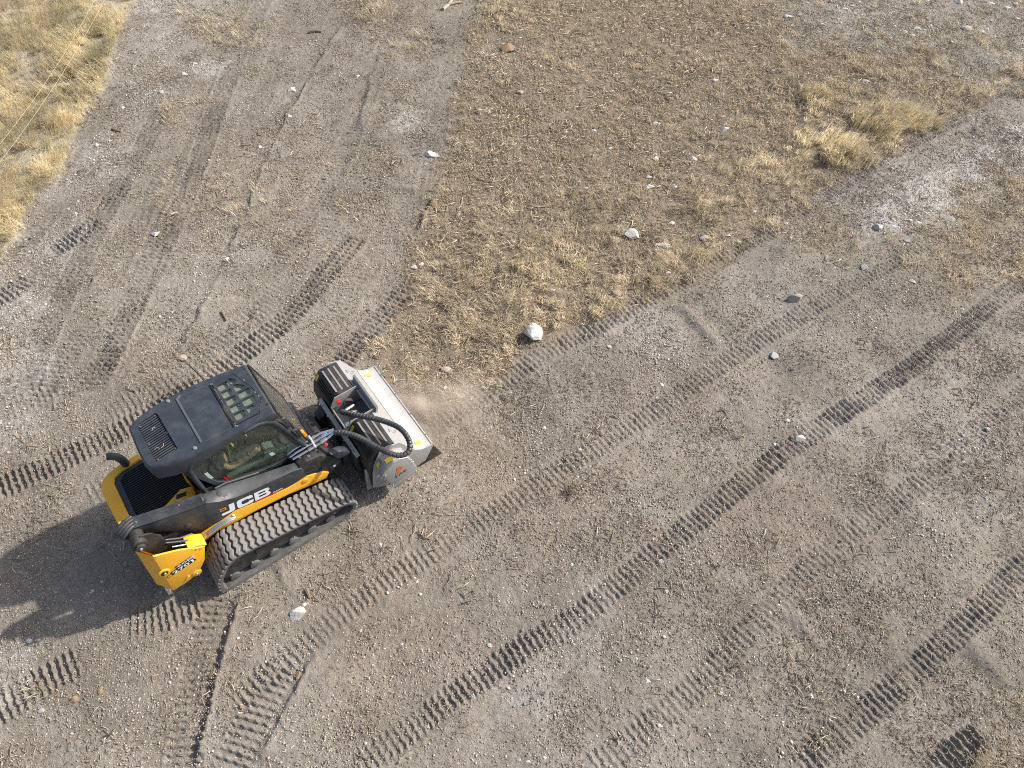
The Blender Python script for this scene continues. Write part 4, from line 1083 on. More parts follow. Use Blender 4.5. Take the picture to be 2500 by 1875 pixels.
# air intake grille in the roof: sunken tray with fine slats
c = MB(); c.box(0.215, 0.505, 0.81, 1.46, 2.03, 2.045); tray = part(c, "intake_tray", 'grille', roof)
for k in range(19):
    yv = 0.85 + k * 0.0322
    c = MB(); c.obox((0.362, yv, 2.078), (0.128, 0.012, 0.004), (0, 0.0065, 0.003), (0, -0.003, 0.010)); part(c, "intake_slat", 'dark', tray)
each_bolt([(0.25, 1.385, 2.09), (0.44, 1.43, 2.09), (0.475, 1.12, 2.09), (0.255, 1.1, 2.09), (0.48, 0.87, 2.09), (0.27, 0.85, 2.09)], (0.008, 0.008, 8), part, "grille_screw", 'chrome', tray)
q = np.random.default_rng(5)
for k in range(3):
    c = MB(); x_, y_ = 0.30 + 0.12 * q.random(), 0.95 + 0.4 * q.random(); a = q.random() * 6
    c.tube([(x_, y_, 2.098), (x_ + .035 * math.cos(a), y_ + .035 * math.sin(a), 2.104), (x_ + .06 * math.cos(a + .5), y_ + .06 * math.sin(a + .5), 2.098)], 0.0028, 5)
    o = c.build("straw_wisp", plain("straw_wisp", (0.42, 0.36, 0.22), 0.9), tray, off=OFF, smooth=True)
# roof hatch frame with ten window openings
def cell(x0, x1, y0, y1, cut=None):
    p = [(x0, y0), (x1, y0), (x1, y1), (x0, y1)]
    if cut == 'fl': p = [(x0, y0), (x1, y0), (x1 - 0.0, y0 + (y1 - y0) * 0.35), (x0 + (x1 - x0) * 0.35, y1), (x0, y1)]
    if cut == 'fr': p = [(x0, y0), (x0 + (x1 - x0) * 0.4, y0), (x1, y0 + (y1 - y0) * 0.55), (x1, y1), (x0, y1)]
    out = []
    n = len(p); r = 0.013
    for i in range(n):
        a, b, d = Vector((*p[i - 1], 0)), Vector((*p[i], 0)), Vector((*p[(i + 1) % n], 0))
        u, w = (a - b).normalized() * r, (d - b).normalized() * r
        out += [tuple((b + u)[:2]), tuple((b + w)[:2])]
    return out
cells = [cell(1.195, 1.325, 0.785 + k * 0.125, 0.785 + k * 0.125 + 0.103) for k in range(5)]
cells += [cell(1.352, 1.445, 0.795, 0.888, 'fr'), cell(1.352, 1.505, 0.912, 1.018), cell(1.352, 1.502, 1.042, 1.145), cell(1.352, 1.475, 1.168, 1.282, 'fl'), cell(1.345, 1.425, 1.305, 1.405, 'fl')]
c = MB(); plate_holes(c, [(x, y) for x, y in HATCH] if False else [(1.165, 1.43), (1.425, 1.44), (1.525, 1.14), (1.545, 0.905), (1.445, 0.745), (1.165, 0.748)], cells, -0.012, 0.010, lambda x, y: roof_z(x, y))
hatch = part(c, "roof_hatch", 'dark', bevel=0.0)
c = MB(); plate_holes(c, [(1.17, 1.42), (1.42, 1.43), (1.52, 1.14), (1.54, 0.91), (1.44, 0.75), (1.17, 0.755)], [], -0.040, -0.034, roof_z); part(c, "roof_window", 'roof_glass', hatch)
c = MB(); c.obox((1.142, 1.09, 2.112), (0.012, 0, 0), (0, 0.36, 0), (0, 0, 0.010)); part(c, "hatch_hinge", 'grille', hatch, bevel=0.004)
each_bolt([(1.15, 1.45, 2.11), (1.165, 1.44, 2.115), (1.15, 0.735, 2.11), (1.17, 0.725, 2.11), (1.50, 1.27, 2.118), (1.535, 1.03, 2.118), (1.545, 0.955, 2.118)], (0.011, 0.012, 8), part, "hatch_bolt", 'chrome', hatch)
# front strip bolts
each_bolt([(1.575, 1.43, 2.10), (1.58, 1.33, 2.105), (1.585, 0.93, 2.105), (1.585, 0.80, 2.105)], (0.013, 0.014, 8), part, "roof_bolt", 'black', roof)
c = MB(); c.tube([(1.10, 1.555, 2.0), (1.10, 1.56, 2.18), (1.05, 1.58, 2.48)], [0.009, 0.008, 0.006], 6); part(c, "antenna", 'black', roof)

# cab frame: pillars, sills, door glass, front guard
def frame(path, r, name, mat='dark', n=10): 
    c = MB(); c.tube(path, r, n); return part(c, name, mat, smooth=True)
DOOR = [(0.49, 1.62), (0.505, 1.89), (0.56, 1.955), (0.66, 1.995), (0.76, 2.01), (1.354, 2.005), (1.46, 1.975), (1.525, 1.90), (1.585, 1.73), (1.72, 1.10), (1.71, 1.05), (1.60, 0.985), (1.40, 0.975), (1.163, 1.01), (0.72, 1.19), (0.60, 1.30)]
def ring_frame(y, w, name, mat, d=0.04):
    cx, cz = 1.1, 1.5
    inn = [(cx + (x - cx) * (1 - w / 0.55), cz + (z - cz) * (1 - w / 0.48)) for x, z in DOOR]
    c = MB(); n = len(DOOR)
    c.loft([[(x, y, z) for x, z in DOOR], [(x, y + d, z) for x, z in DOOR], [(x, y + d, z) for x, z in inn], [(x, y, z) for x, z in inn], [(x, y, z) for x, z in DOOR]], cap=False)
    return part(c, name, mat)
door = ring_frame(0.69, 0.055, "door_frame", 'dark')
c = MB(); c.prism([(1.1 + (x - 1.1) * 0.96, 1.5 + (z - 1.5) * 0.95) for x, z in DOOR], 0.703, 0.709); part(c, "door_glass", 'glass', door)
c = MB(); c.prism([(1.1 + (x - 1.1) * 0.90, 1.5 + (z - 1.5) * 0.90) for x, z in DOOR], 1.515, 1.521); part(c, "side_glass", 'glass', label="far side window of the cab")
frame([(1.20, 0.675, 2.035), (1.38, 0.668, 2.035), (1.47, 0.665, 2.01), (1.54, 0.665, 1.94), (1.60, 0.667, 1.78), (1.68, 0.67, 1.44), (1.76, 0.675, 1.08)], 0.034, "front_pillar")
frame([(1.38, 1.53, 2.03), (1.47, 1.535, 2.0), (1.60, 1.535, 1.78), (1.76, 1.53, 1.08)], 0.034, "front_pillar")
frame([(0.47, 0.69, 1.02), (0.465, 0.69, 1.62), (0.485, 0.69, 1.86), (0.56, 0.685, 1.96), (0.66, 0.68, 2.0)], 0.028, "rear_pillar")
frame([(0.47, 1.53, 1.02), (0.465, 1.53, 1.62), (0.485, 1.53, 1.95)], 0.03, "rear_pillar")
c = MB(); c.prism([(0.45, 0.95), (0.45, 1.32), (0.60, 1.28), (0.72, 1.17), (1.163, 0.985), (1.75, 0.95), (1.80, 1.05), (1.86, 0.80), (1.2, 0.80)], 0.70, 0.73); part(c, "cab_side_sill", 'black', bevel=0.006)
c = MB(); c.prism([(0.45, 0.95), (0.45, 1.32), (1.75, 1.05), (1.86, 0.80), (1.2, 0.80)], 1.50, 1.53); part(c, "cab_side_sill", 'black', bevel=0.006)
c = MB(); c.box(0.46, 1.80, 0.73, 1.50, 0.82, 0.86); part(c, "cab_floor", 'interior')
c = MB(); c.prism([(0.44, 1.02), (0.46, 1.02), (0.46, 1.98), (0.40, 1.98)], 0.74, 1.48); part(c, "rear_wall", 'interior')
c = MB(); c.obox((1.265, 0.663, 2.035), (0.035, 0, 0), (0, 0.004, 0.002), (0, 0.0, 0.03)); part(c, "white_sticker", 'decal', door)
for (x0, x1, z0, z1, nm) in ((0.575, 0.635, 1.45, 1.62, "pale_sticker"), (1.315, 1.385, 1.24, 1.32, "pale_sticker")):
    c = MB(); flat(c, [(x0, 0.7015, z1), (x1 - 0.02, 0.7015, z1), (x1, 0.7015, z0), (x0 + 0.02, 0.7015, z0)]); part(c, nm, 'sticker', door)
for k in range(2):
    c = MB(); flat(c, [(0.72 + 0.05 * k, 0.7015, 1.36 - .03 * k), (0.745 + 0.05 * k, 0.7015, 1.35 - .03 * k), (0.765 + 0.05 * k, 0.7015, 1.26 - .03 * k), (0.74 + 0.05 * k, 0.7015, 1.27 - .03 * k)]); part(c, "red_sticker", 'red', door)
for k in range(5):
    c = MB(); x_ = 1.42 + 0.045 * k; z_ = 1.285 - 0.012 * k
    flat(c, [(x_, 0.7015, z_), (x_ + 0.03, 0.7015, z_ - .006), (x_ + 0.033, 0.7015, z_ + 0.02 + 0.02 * (k % 2)), (x_ + 0.003, 0.7015, z_ + 0.026 + 0.02 * (k % 2))]); part(c, "printed_mark", plain("glass_print", (0.12, 0.28, 0.22), 0.5), door)
# front screen and its steel mesh guard leaning forward
def gpnt(y, s, o=0.0): return Vector((1.635 + 0.19 * s + o * 0.97, y, 2.03 - 0.83 * s + o * 0.22))
c = MB(); c.add([gpnt(0.70, 0.02, -0.05), gpnt(1.50, 0.02, -0.05), gpnt(1.50, 1.0, -0.05), gpnt(0.70, 1.0, -0.05)], [(0, 1, 2, 3)]); part(c, "windscreen", 'glass')
c = MB(); rim = [gpnt(0.66, 0.0), gpnt(1.52, 0.0), gpnt(1.52, 1.06), gpnt(0.66, 1.06)]
c.tube(rim + [rim[0]], 0.018, 8); guard = part(c, "front_guard", 'black', smooth=True, label="steel mesh guard over the front screen")
mesh_m = paint("guard_steel", (0.085, 0.08, 0.07), 0.55, 0.3, 0.4)
NW = 15
for k in range(NW):
    c = MB(); y0 = 0.68 + 0.82 * (k + 0.5) / NW
    for sgn in (-1, 1):
        pts = []
        for j in range(19):
            pts.append(gpnt(y0 + sgn * (0.82 / NW / 2) * (1 if j % 2 else -1) * 0.98 + (0.82 / NW / 4) * sgn * 0, 0.01 + 1.03 * j / 18, 0.004 * sgn))
        c.tube(pts, 0.0042, 4)
    part(c, "mesh_strand", mesh_m, guard)
c = MB(); c.prism([(1.64, 1.95), (1.68, 1.93), (1.70, 1.70), (1.66, 1.70)], 0.63, 0.68); part(c, "work_lamp", 'hose', bevel=0.01)
c = MB(); c.prism([(1.70, 1.62), (1.76, 1.60), (1.79, 1.42), (1.73, 1.42)], 0.62, 0.675); wl = part(c, "lamp_bracket", 'black', bevel=0.008)
c = MB(); c.prism([(1.775, 1.47), (1.81, 1.46), (1.83, 1.34), (1.79, 1.33)], 0.635, 0.69); part(c, "indicator_lens", 'amber', wl, bevel=0.01)
# seat and controls
c = MB(); c.prism([(0.62, 1.02), (1.10, 1.06), (1.12, 1.14), (0.66, 1.12)], 0.85, 1.35); c.prism([(0.55, 1.05), (0.66, 1.08), (0.62, 1.70), (0.50, 1.70)], 0.88, 1.32); seat = part(c, "seat", 'seat', bevel=0.03)
c = MB(); c.box(0.60, 1.12, 0.90, 1.30, 0.86, 1.03); part(c, "seat_base", 'black', seat)
for yv in (0.80, 1.40):
    c = MB(); c.prism([(0.75, 1.13), (1.22, 1.13), (1.32, 1.08), (1.36, 1.16), (1.22, 1.21), (0.75, 1.20)], yv - 0.05, yv + 0.05); ar = part(c, "control_pod", 'pad', bevel=0.02)
    c = MB(); c.cyl((1.25, yv, 1.19), (1.24, yv, 1.30), 0.02, 0.026, 12); part(c, "joystick", 'black', ar, smooth=True)
c = MB(); c.prism([(1.24, 1.05), (1.40, 1.02), (1.42, 1.20), (1.30, 1.26)], 0.84, 0.96); part(c, "control_pod", 'pad', bevel=0.03)
c = MB(); c.obox((1.18, 0.98, 1.60), (0.02, 0, -0.09), (0, 0.028, 0), (0.004, 0, 0.001)); part(c, "fluorescent_strap", 'hivis')

# ------------------------------------------------------------------ quick couplers and hoses to the cutter head
fit = MB()
for k, (yv, z_) in enumerate(((0.60, 1.09), (0.65, 1.11), (0.70, 1.13))):
    fit.tube([(1.53 - 0.03 * k, yv + 0.05, 1.03), (1.545 - 0.02 * k, yv + 0.01, 1.075), (1.62, yv - 0.0, z_), (1.78, yv, z_ + 0.01), (2.0, yv - 0.02, z_ + 0.05), (2.16, 0.585 + 0.02 * k, 1.19)], 0.0165, 10)
part(fit, "coupler_pipes", 'chrome', smooth=True)
for k, (x_, yv, z_) in enumerate(((1.80, 0.60, 1.105), (1.84, 0.65, 1.125), (1.88, 0.70, 1.145), (1.98, 0.585, 1.145), (2.02, 0.64, 1.16), (1.74, 0.66, 1.115))):
    c = MB(); c.cyl((x_ - 0.045, yv, z_ - .006), (x_ + 0.045, yv, z_ + .006), 0.027, n=6); part(c, "hydraulic_coupling", 'chrome', bevel=0.004)
c = MB(); c.obox((1.85, 0.645, 1.155), (0.012, 0, 0), (0, 0.085, 0.03), (0, 0, 0.014)); part(c, "coupler_bracket", 'worn', bevel=0.003)
c = MB(); c.cyl((1.98, 0.545, 1.10), (1.98, 0.525, 1.12), 0.024, n=12); part(c, "red_cap", 'red', bevel=0.004)
c = MB(); c.prism([(1.97, 0.98), (2.12, 0.92), (2.22, 0.80), (2.20, 0.76), (2.04, 0.78)], 0.44, 0.54); part(c, "knuckle_cover", 'dark', kn, bevel=0.01)

# ------------------------------------------------------------------ operator
def skin_mesh(name, chain, mats, parent):
    """limbs as a skinned skeleton: chain = list of (joint list, radii)"""
    me = bpy.data.meshes.new(name); V, E, R = [], [], []
    for pts, rr in chain:
        b = len(V)
        for i, (p, r_) in enumerate(zip(pts, rr)):
            V.append(tuple(Vector(p) - Vector(OFF))); R.append(r_)
            if i: E.append((b + i - 1, b + i))
    # weld shared joints
    key, remap, V2, R2 = {}, [], [], []
    for p, r_ in zip(V, R):
        kk = tuple(round(c_, 4) for c_ in p)
        if kk not in key: key[kk] = len(V2); V2.append(p); R2.append(r_)
        remap.append(key[kk])
    me.from_pydata(V2, [(remap[a], remap[b]) for a, b in E], [])
    ob = bpy.data.objects.new(name, me); COL.objects.link(ob)
    ob.modifiers.new("skin", 'SKIN')
    sv_ = me.skin_vertices[0].data
    for i, r_ in enumerate(R2): sv_[i].radius = (r_, r_); sv_[i].use_root = (i == 0)
    ob.modifiers.new("sub", 'SUBSURF').levels = 2; ob.modifiers["sub"].render_levels = 2
    dg = bpy.context.evaluated_depsgraph_get(); m2 = bpy.data.meshes.new_from_object(ob.evaluated_get(dg))
    bpy.data.objects.remove(ob)
    m2.materials.clear(); m2.materials.append(mats)
    for p_ in m2.polygons: p_.use_smooth = True
    o2 = bpy.data.objects.new(name, m2); COL.objects.link(o2); o2.parent = parent
    return o2
per = empty("person", (wx, wy, 0.0), TH)
tag(per, "operator seated in the cab in a dark navy T-shirt with hands on the controls", "person")
hipc, chest, neck, head = (0.74, 1.08, 1.16), (0.72, 1.08, 1.52), (0.76, 1.08, 1.70), (0.80, 1.08, 1.86)
shR, elR, wrR, haR = (0.74, 0.885, 1.585), (0.83, 0.83, 1.285), (1.10, 0.845, 1.26), (1.20, 0.845, 1.285)
shL, elL, wrL, haL = (0.74, 1.275, 1.585), (0.84, 1.36, 1.30), (1.10, 1.375, 1.26), (1.20, 1.385, 1.285)
kR, fR, kL, fL = (1.20, 0.95, 1.20), (1.36, 0.95, 0.93), (1.20, 1.21, 1.20), (1.36, 1.21, 0.93)
ch = [([hipc, (0.72, 1.08, 1.32), chest, neck], [0.16, 0.15, 0.16, 0.062]),
      ([neck, (0.785, 1.08, 1.76), head, (0.80, 1.08, 1.93)], [0.062, 0.062, 0.095, 0.075])]
for sh, el, wr, ha in ((shR, elR, wrR, haR), (shL, elL, wrL, haL)):
    ch.append(([chest, sh, el, wr, ha], [0.16, 0.068, 0.050, 0.034, 0.040]))
    hv = Vector(ha); s_ = 1 if ha[1] > 1.08 else -1
    for f_ in range(4):
        b0 = hv + Vector((0.035 - 0.004 * f_, 0.0, 0.030 - 0.020 * f_))
        ch.append(([ha, tuple(b0), tuple(b0 + Vector((0.026, -0.014 * s_, 0.0))), tuple(b0 + Vector((0.030, -0.034 * s_, -0.004)))], [0.040, 0.011, 0.010, 0.009]))
    ch.append(([ha, tuple(hv + Vector((0.012, -0.028 * s_, 0.028))), tuple(hv + Vector((0.036, -0.036 * s_, 0.032)))], [0.040, 0.012, 0.010]))
for k_, f_ in ((kR, fR), (kL, fL)): ch.append(([hipc, (0.86, k_[1], 1.18), k_, f_, (f_[0] + 0.14, f_[1], 0.90)], [0.16, 0.092, 0.070, 0.052, 0.04]))
skin_mesh("body", ch, M['skin'], per)
sh_ = [([hipc, (0.72, 1.08, 1.32), chest, (0.75, 1.08, 1.62)], [0.172, 0.165, 0.176, 0.09])]
for sh, el in ((shR, elR), (shL, elL)):
    mid = tuple(np.array(sh) * 0.35 + np.array(el) * 0.65); sh_.append(([chest, sh, mid], [0.176, 0.084, 0.074]))
skin_mesh("t_shirt", sh_, M['navy'], per)
tr2 = []
for k_, f_ in ((kR, fR), (kL, fL)): tr2.append(([hipc, (0.86, k_[1], 1.18), k_, f_], [0.168, 0.106, 0.084, 0.068]))
skin_mesh("trousers", tr2, plain("work_trousers", (0.035, 0.036, 0.032), 0.9), per)
for f_ in (fR, fL):
    c = MB(); c.loft([[(f_[0] - 0.055 + dx + 0.0 * q_, f_[1] + 0.058 * math.cos(q_) * w_, 0.865 + h_ * (0.5 + 0.5 * math.sin(q_))) for q_ in np.linspace(0, 2 * math.pi, 13)[:-1]] for dx, w_, h_ in ((0, 0.8, 0.17), (0.03, 1, 0.20), (0.10, 1, 0.17), (0.17, 1.0, 0.11), (0.235, 0.95, 0.085), (0.26, 0.6, 0.06))])
    part(c, "boot", 'seat', per, smooth=True)
c = MB()
rings = []
for k in range(7):
    a = k / 6 * 1.35; rings.append([(0.80 + 0.118 * math.cos(a) * math.cos(b_), 1.08 + 0.105 * math.cos(a) * math.sin(b_), 1.86 + 0.118 * math.sin(a)) for b_ in np.linspace(0, 2 * math.pi, 17)[:-1]])
c.loft(rings); c.sheet([[(0.90, 1.00, 1.885), (0.99, 1.02, 1.875)], [(0.915, 1.08, 1.89), (1.02, 1.08, 1.88)], [(0.90, 1.16, 1.885), (0.99, 1.14, 1.875)]], 0.008)
part(c, "cap", 'navy', per, smooth=True)
c = MB(); c.tube([Vector(wrR) * (1 - 0.1) + Vector(haR) * 0.1 + Vector((0, 0.040 * math.cos(a), 0.040 * math.sin(a))) for a in np.linspace(0, 2 * math.pi, 14)], 0.006, 6); part(c, "wristband", 'hivis', per, smooth=True)
c = MB()
for k in range(3): c.tube([(0.895 + 0.01 * k, 1.0 + 0.06 * k, 1.55 - 0.02 * k), (0.915, 1.02 + 0.06 * k, 1.50 - .01 * k), (0.91, 1.05 + 0.05 * k, 1.46)], 0.007, 5)
part(c, "shirt_print", 'white', per, smooth=True)
c = MB(); c.sheet([[(0.80, 1.27, 1.70), (0.80, 1.32, 1.69)], [(0.92, 1.20, 1.56), (0.92, 1.25, 1.55)], [(0.93, 1.00, 1.36), (0.93, 1.05, 1.34)], [(0.86, 0.90, 1.22), (0.87, 0.94, 1.20)]], 0.006); part(c, "seat_belt", 'hivis')

# ------------------------------------------------------------------ the mulching head on the front
MOFF = (2.75, 0.93, 0.0)
mx = LO[0] + UX[0] * MOFF[0] + UY[0] * MOFF[1]; my = LO[1] + UX[1] * MOFF[0] + UY[1] * MOFF[1]
mul = empty("mulching_head", (mx, my, 0.0), TH)
tag(mul, "silver and black forestry mulcher head mounted on the front of the loader", "mulcher")
def mpart(mb, name, mat, parent=None, bevel=0.0, smooth=False, label=None):
    return mb.build(name, M[mat] if isinstance(mat, str) else mat, parent or mul, bevel, smooth, MOFF, 2, label)
YN, YF = 0.12, 1.76
SIDE = [(2.27, 0.20), (2.33, 0.55), (2.38, 0.73), (2.50, 0.96), (2.62, 1.00), (2.80, 0.925), (2.865, 0.80), (2.92, 0.66), (2.99, 0.53), (3.07, 0.45), (3.16, 0.415), (3.26, 0.405), (3.27, 0.36), (3.12, 0.10), (2.95, 0.05), (2.45, 0.05)]
for y0, lab in ((YN - 0.012, "near side plate of the mulcher"), (YF, "far side plate of the mulcher")):
    c = MB(); c.prism(SIDE, y0, y0 + 0.014); sp_ = mpart(c, "side_plate", 'silver', bevel=0.003, label=lab)
    c = MB(); c.prism([(3.262, 0.40), (3.385, 0.0), (3.02, 0.02), (3.10, 0.16)], y0 + (0.002 if y0 < 1 else -0.002), y0 + 0.012); mpart(c, "skid_blade", 'black', sp_, bevel=0.003)
# front shield: upper deck, bright band, hollow, lip
secs = [(2.62, 0.985), (2.80, 0.91), (2.865, 0.785), (2.925, 0.645), (2.99, 0.525), (3.07, 0.445), (3.16, 0.408), (3.26, 0.398)]
c = MB(); c.sheet([[(x, y, z) for y in (YN + 0.003, 0.5, 0.9, 1.3, YF - 0.001)] for x, z in secs[1:5]], 0.012); mpart(c, "front_shield", 'silver', smooth=True)
c = MB(); c.sheet([[(x, y, z) for y in (YN + 0.003, 0.5, 0.9, 1.3, YF - 0.001)] for x, z in secs[4:]], 0.012); mpart(c, "shield_hollow", 'worn', smooth=True)
c = MB(); c.box(3.255, 3.275, YN + 0.003, YF - 0.001, 0.34, 0.41); lip = mpart(c, "shield_lip", 'worn', bevel=0.004)
each_bolt([(3.265, 0.3 + 0.42 * k, 0.41) for k in range(4)], (0.010, 0.006, 8), mpart, "lip_bolt", 'black', lip)
c = MB(); c.obox((3.00, 0.94, 0.523), (0.018, 0, -0.018), (0, 0.80, 0), (0.004, 0, 0.005)); mpart(c, "seam_bar", 'worn')
c = MB(); c.sheet([[(x, y, z) for y in (YN + 0.003, YF - 0.001)] for x, z in ((2.735, 0.945), (2.802, 0.915))], 0.012); deck = mpart(c, "shield_deck", 'silver')
for yv in (0.33, 1.17, 1.52):
    c = MB(); c.obox((2.83, yv, 0.885), (0.035, 0, -0.03), (0, 0.014, 0), (0.010, 0, 0.012)); c.obox((2.80, yv + 0.02, 0.915), (0.02, 0, -0.01), (0, 0.03, 0), (0.004, 0, 0.008)); mpart(c, "shield_clip", 'chrome', deck, bevel=0.003)
# black covers either side of the opening
for (ya, yb, nm) in ((YN + 0.02, 0.73, "black cover nearer the boom"), (1.215, YF - 0.004, "black cover on the far half")):
    c = MB(); c.prism([(2.285, 0.60), (2.335, 0.80), (2.45, 0.965), (2.50, 0.985), (2.72, 0.958), (2.74, 0.93), (2.60, 0.60)], ya, yb); cv = mpart(c, "top_cover", 'black', bevel=0.012, label=nm)
    for k in range(3):
        c = MB(); x_ = 2.485 + 0.085 * k; c.obox((x_ + 0.01, (ya + yb) / 2, 0.9865 - 0.0095 * k), (0.0125, 0, -0.0012), (0, (yb - ya) * 0.40, 0), (0, 0, 0.0035)); mpart(c, "grip_strip", 'grey_strip', cv, bevel=0.002)
    nrm = Vector((-0.82, 0, 0.57))
    for k in range(14):
        yv = ya + 0.05 + (yb - ya - 0.16) * k / 13
        c = MB(); c.obox(Vector((2.392, yv, 0.883)) + nrm * 0.004, (0.036, 0, 0.052), (0, 0.006, 0), (-0.006, 0, 0.004)); mpart(c, "louvre", 'grille', cv)
    c = MB(); c.obox(Vector((2.40, yb - 0.045, 0.893)) + nrm * 0.003, (0.030, 0, 0.043), (0, 0.022, 0), (-0.002, 0, 0.0015)); mpart(c, "warning_sticker", 'ylabel', cv)
# open centre bay: silver walls, manifold, hoses
c = MB(); c.box(2.36, 2.78, 0.735, 1.21, 0.60, 0.64); bay = mpart(c, "centre_bay", 'silver')
for yv in (0.735, 1.198):
    c = MB(); c.prism([(2.30, 0.60), (2.33, 0.83), (2.42, 0.985), (2.78, 0.985), (2.78, 0.60)], yv, yv + 0.012); mpart(c, "bay_wall", 'silver', bay, bevel=0.002)
c = MB(); c.prism([(2.30, 0.58), (2.33, 0.83), (2.345, 0.83), (2.315, 0.58)], 0.735, 1.21); bw = mpart(c, "bay_rear_plate", 'silver', bay)
c = MB(); c.prism([(2.755, 0.83), (2.80, 1.02), (2.835, 1.03), (2.80, 0.87)], 0.70, 1.36); gd_ = mpart(c, "bay_front_guard", 'silver', bay, bevel=0.004)
c = MB(); c.prism([(2.50, 0.60), (2.66, 0.60), (2.66, 0.76), (2.52, 0.78)], 0.84, 1.10); mpart(c, "hydraulic_manifold", paint("rusty_casting", (0.16, 0.085, 0.035), 0.7, 0.2, 0.5), bay, bevel=0.012)
for p0, p1, r_ in (((2.46, 0.985, 0.91), (2.60, 1.02, 0.87), 0.022), ((2.50, 0.93, 0.88), (2.60, 0.94, 0.82), 0.026), ((2.40, 0.86, 0.78), (2.44, 0.85, 0.66), 0.035)):
    c = MB(); c.cyl(p0, p1, r_, n=12); mpart(c, "hose_fitting", 'chrome', bay, bevel=0.004)
c = MB()
for k in range(4): c.tube([(2.60 + .02 * k, 1.08, 0.80), (2.62, 1.12 - .01 * k, 0.88), (2.57 - .02 * k, 1.15, 0.90), (2.50, 1.14 - .01 * k, 0.86)], 0.011, 6)
mpart(c, "thin_hoses", 'hose', bay, smooth=True)
c = MB(); c.box(2.42, 2.47, 1.10, 1.16, 0.93, 0.97); mpart(c, "red_plug", 'red', bay, bevel=0.006)
nrm = Vector((-0.95, 0, 0.2))
for yv, hh in ((1.10, 0.05), (0.80, 0.05)):
    c = MB(); c.obox(Vector((2.315, yv, 0.74)) + nrm * 0.003, (0.018, 0, 0.07), (0, 0.03, 0), (-0.002, 0, 0.0)); mpart(c, "warning_sticker", 'ylabel', bw)
# yellow lettering and orange emblem on the guard face
gx, gz = Vector((0, -1, 0)), Vector((-0.18, 0, 0.97))
fx = Vector((2.842, 1.16, 0.905)); n_ = Vector((0.97, 0, 0.18))
text_mesh("small_lettering", "UML / SSL", M['ylabel'], mul, fx + n_ * 0.002, (0, -1, 0), (-0.38, 0, 0.92), 0.05, MOFF, -0.006, 0.02, 1.1)
def fan(parent, o, ex_, ey_, s_, lift):
    nn = Vector(ex_).cross(Vector(ey_)).normalized()
    for k in range(3):
        a0, a1 = 0.05 + 0.26 * k, 0.22 + 0.26 * k
        c = MB(); flat(c, [Vector(o) + Vector(ex_) * s_ * (0.05 + 0.16 * k) + Vector(ey_) * 0.0 + nn * lift, Vector(o) + Vector(ex_) * s_ * (0.14 + 0.19 * k) + nn * lift,
                           Vector(o) + Vector(ex_) * s_ * (0.74 + 0.13 * k) + Vector(ey_) * s_ * (0.95 - 0.22 * k) + nn * lift, Vector(o) + Vector(ex_) * s_ * (0.46 + 0.13 * k) + Vector(ey_) * s_ * (1.0 - 0.15 * k) + nn * lift])
        mpart(c, "emblem_stripe", 'fae', parent)
# octagonal drive cover on the near side
c = MB(); oc = [(2.62 + 0.335 * math.cos(math.radians(22.5 + 45 * k)), 0.53 + 0.335 * math.sin(math.radians(22.5 + 45 * k))) for k in range(8)]
oc = [(2.395, 0.72), (2.47, 0.85), (2.62, 0.87), (2.80, 0.84), (2.90, 0.66), (2.89, 0.36), (2.70, 0.23), (2.55, 0.22), (2.43, 0.36)]
oc = [(2.40, 0.735), (2.485, 0.875), (2.68, 0.885), (2.80, 0.80), (2.895, 0.40), (2.86, 0.33), (2.58, 0.20), (2.50, 0.24)]
c.prism(oc, -0.085, 0.112); cov = mpart(c, "drive_cover", 'silver', bevel=0.006, label="flat octagonal drive cover with the maker emblem")
c = MB(); c.obox((2.69, -0.086, 0.335), (0.20, 0, 0.055), (0, 0.0022, 0), (0.0, 0, 0.004)); mpart(c, "cover_fold", 'worn', cov)
each_bolt([(2.44, -0.085, 0.70), (2.50, -0.085, 0.83), (2.86, -0.085, 0.62), (2.84, -0.085, 0.70), (2.50, -0.085, 0.33)], (0.012, 0.010, 8, (0, -1, 0)), mpart, "cover_bolt", 'chrome', cov)
each_bolt([(2.38, 0.02, 0.60), (2.42, 0.02, 0.50), (2.455, 0.02, 0.42)], (0.018, 0.03, 8, (-1, 0, 0)), mpart, "cover_bolt", 'chrome', cov)
ex2, ey2 = Vector((0.985, 0, 0.17)), Vector((-0.10, 0, 1))
o2 = Vector((2.565, -0.0865, 0.475))
text_mesh("maker_name", "FAE", M['blackdecal'], cov, o2 + Vector((0, -0.001, 0)), ex2, ey2, 0.055, MOFF, 0.001, 0.0, 1.5)
fan(cov, o2 + Vector((0.0, -0.001, 0.075)), ex2, ey2, 0.155, 0.001)
fan(mul, Vector((2.845, 0.62, 0.84)), Vector((0, -1, 0)), Vector((-0.4, 0, 0.9)), 0.12, 0.012)
c = MB(); flat(c, [(2.51, 0.02, 0.889), (2.62, 0.02, 0.8915), (2.62, -0.05, 0.8915), (2.51, -0.05, 0.889)], (0, 0, 0.004)); mpart(c, "warning_sticker", 'ylabel', cov)
c = MB(); flat(c, [(2.408, 0.03, 0.76), (2.455, 0.03, 0.838), (2.455, 0.08, 0.838), (2.408, 0.08, 0.76)], (-0.007, 0, 0.005)); mpart(c, "warning_sticker", 'ylabel', cov)
for yv in (0.20, 1.62):
    c = MB(); flat(c, [(3.05, yv, 0.462), (3.15, yv, 0.412), (3.15, yv + 0.06, 0.412), (3.05, yv + 0.06, 0.462)], (0, 0, 0.010)); mpart(c, "warning_sticker", 'ylabel', mul)
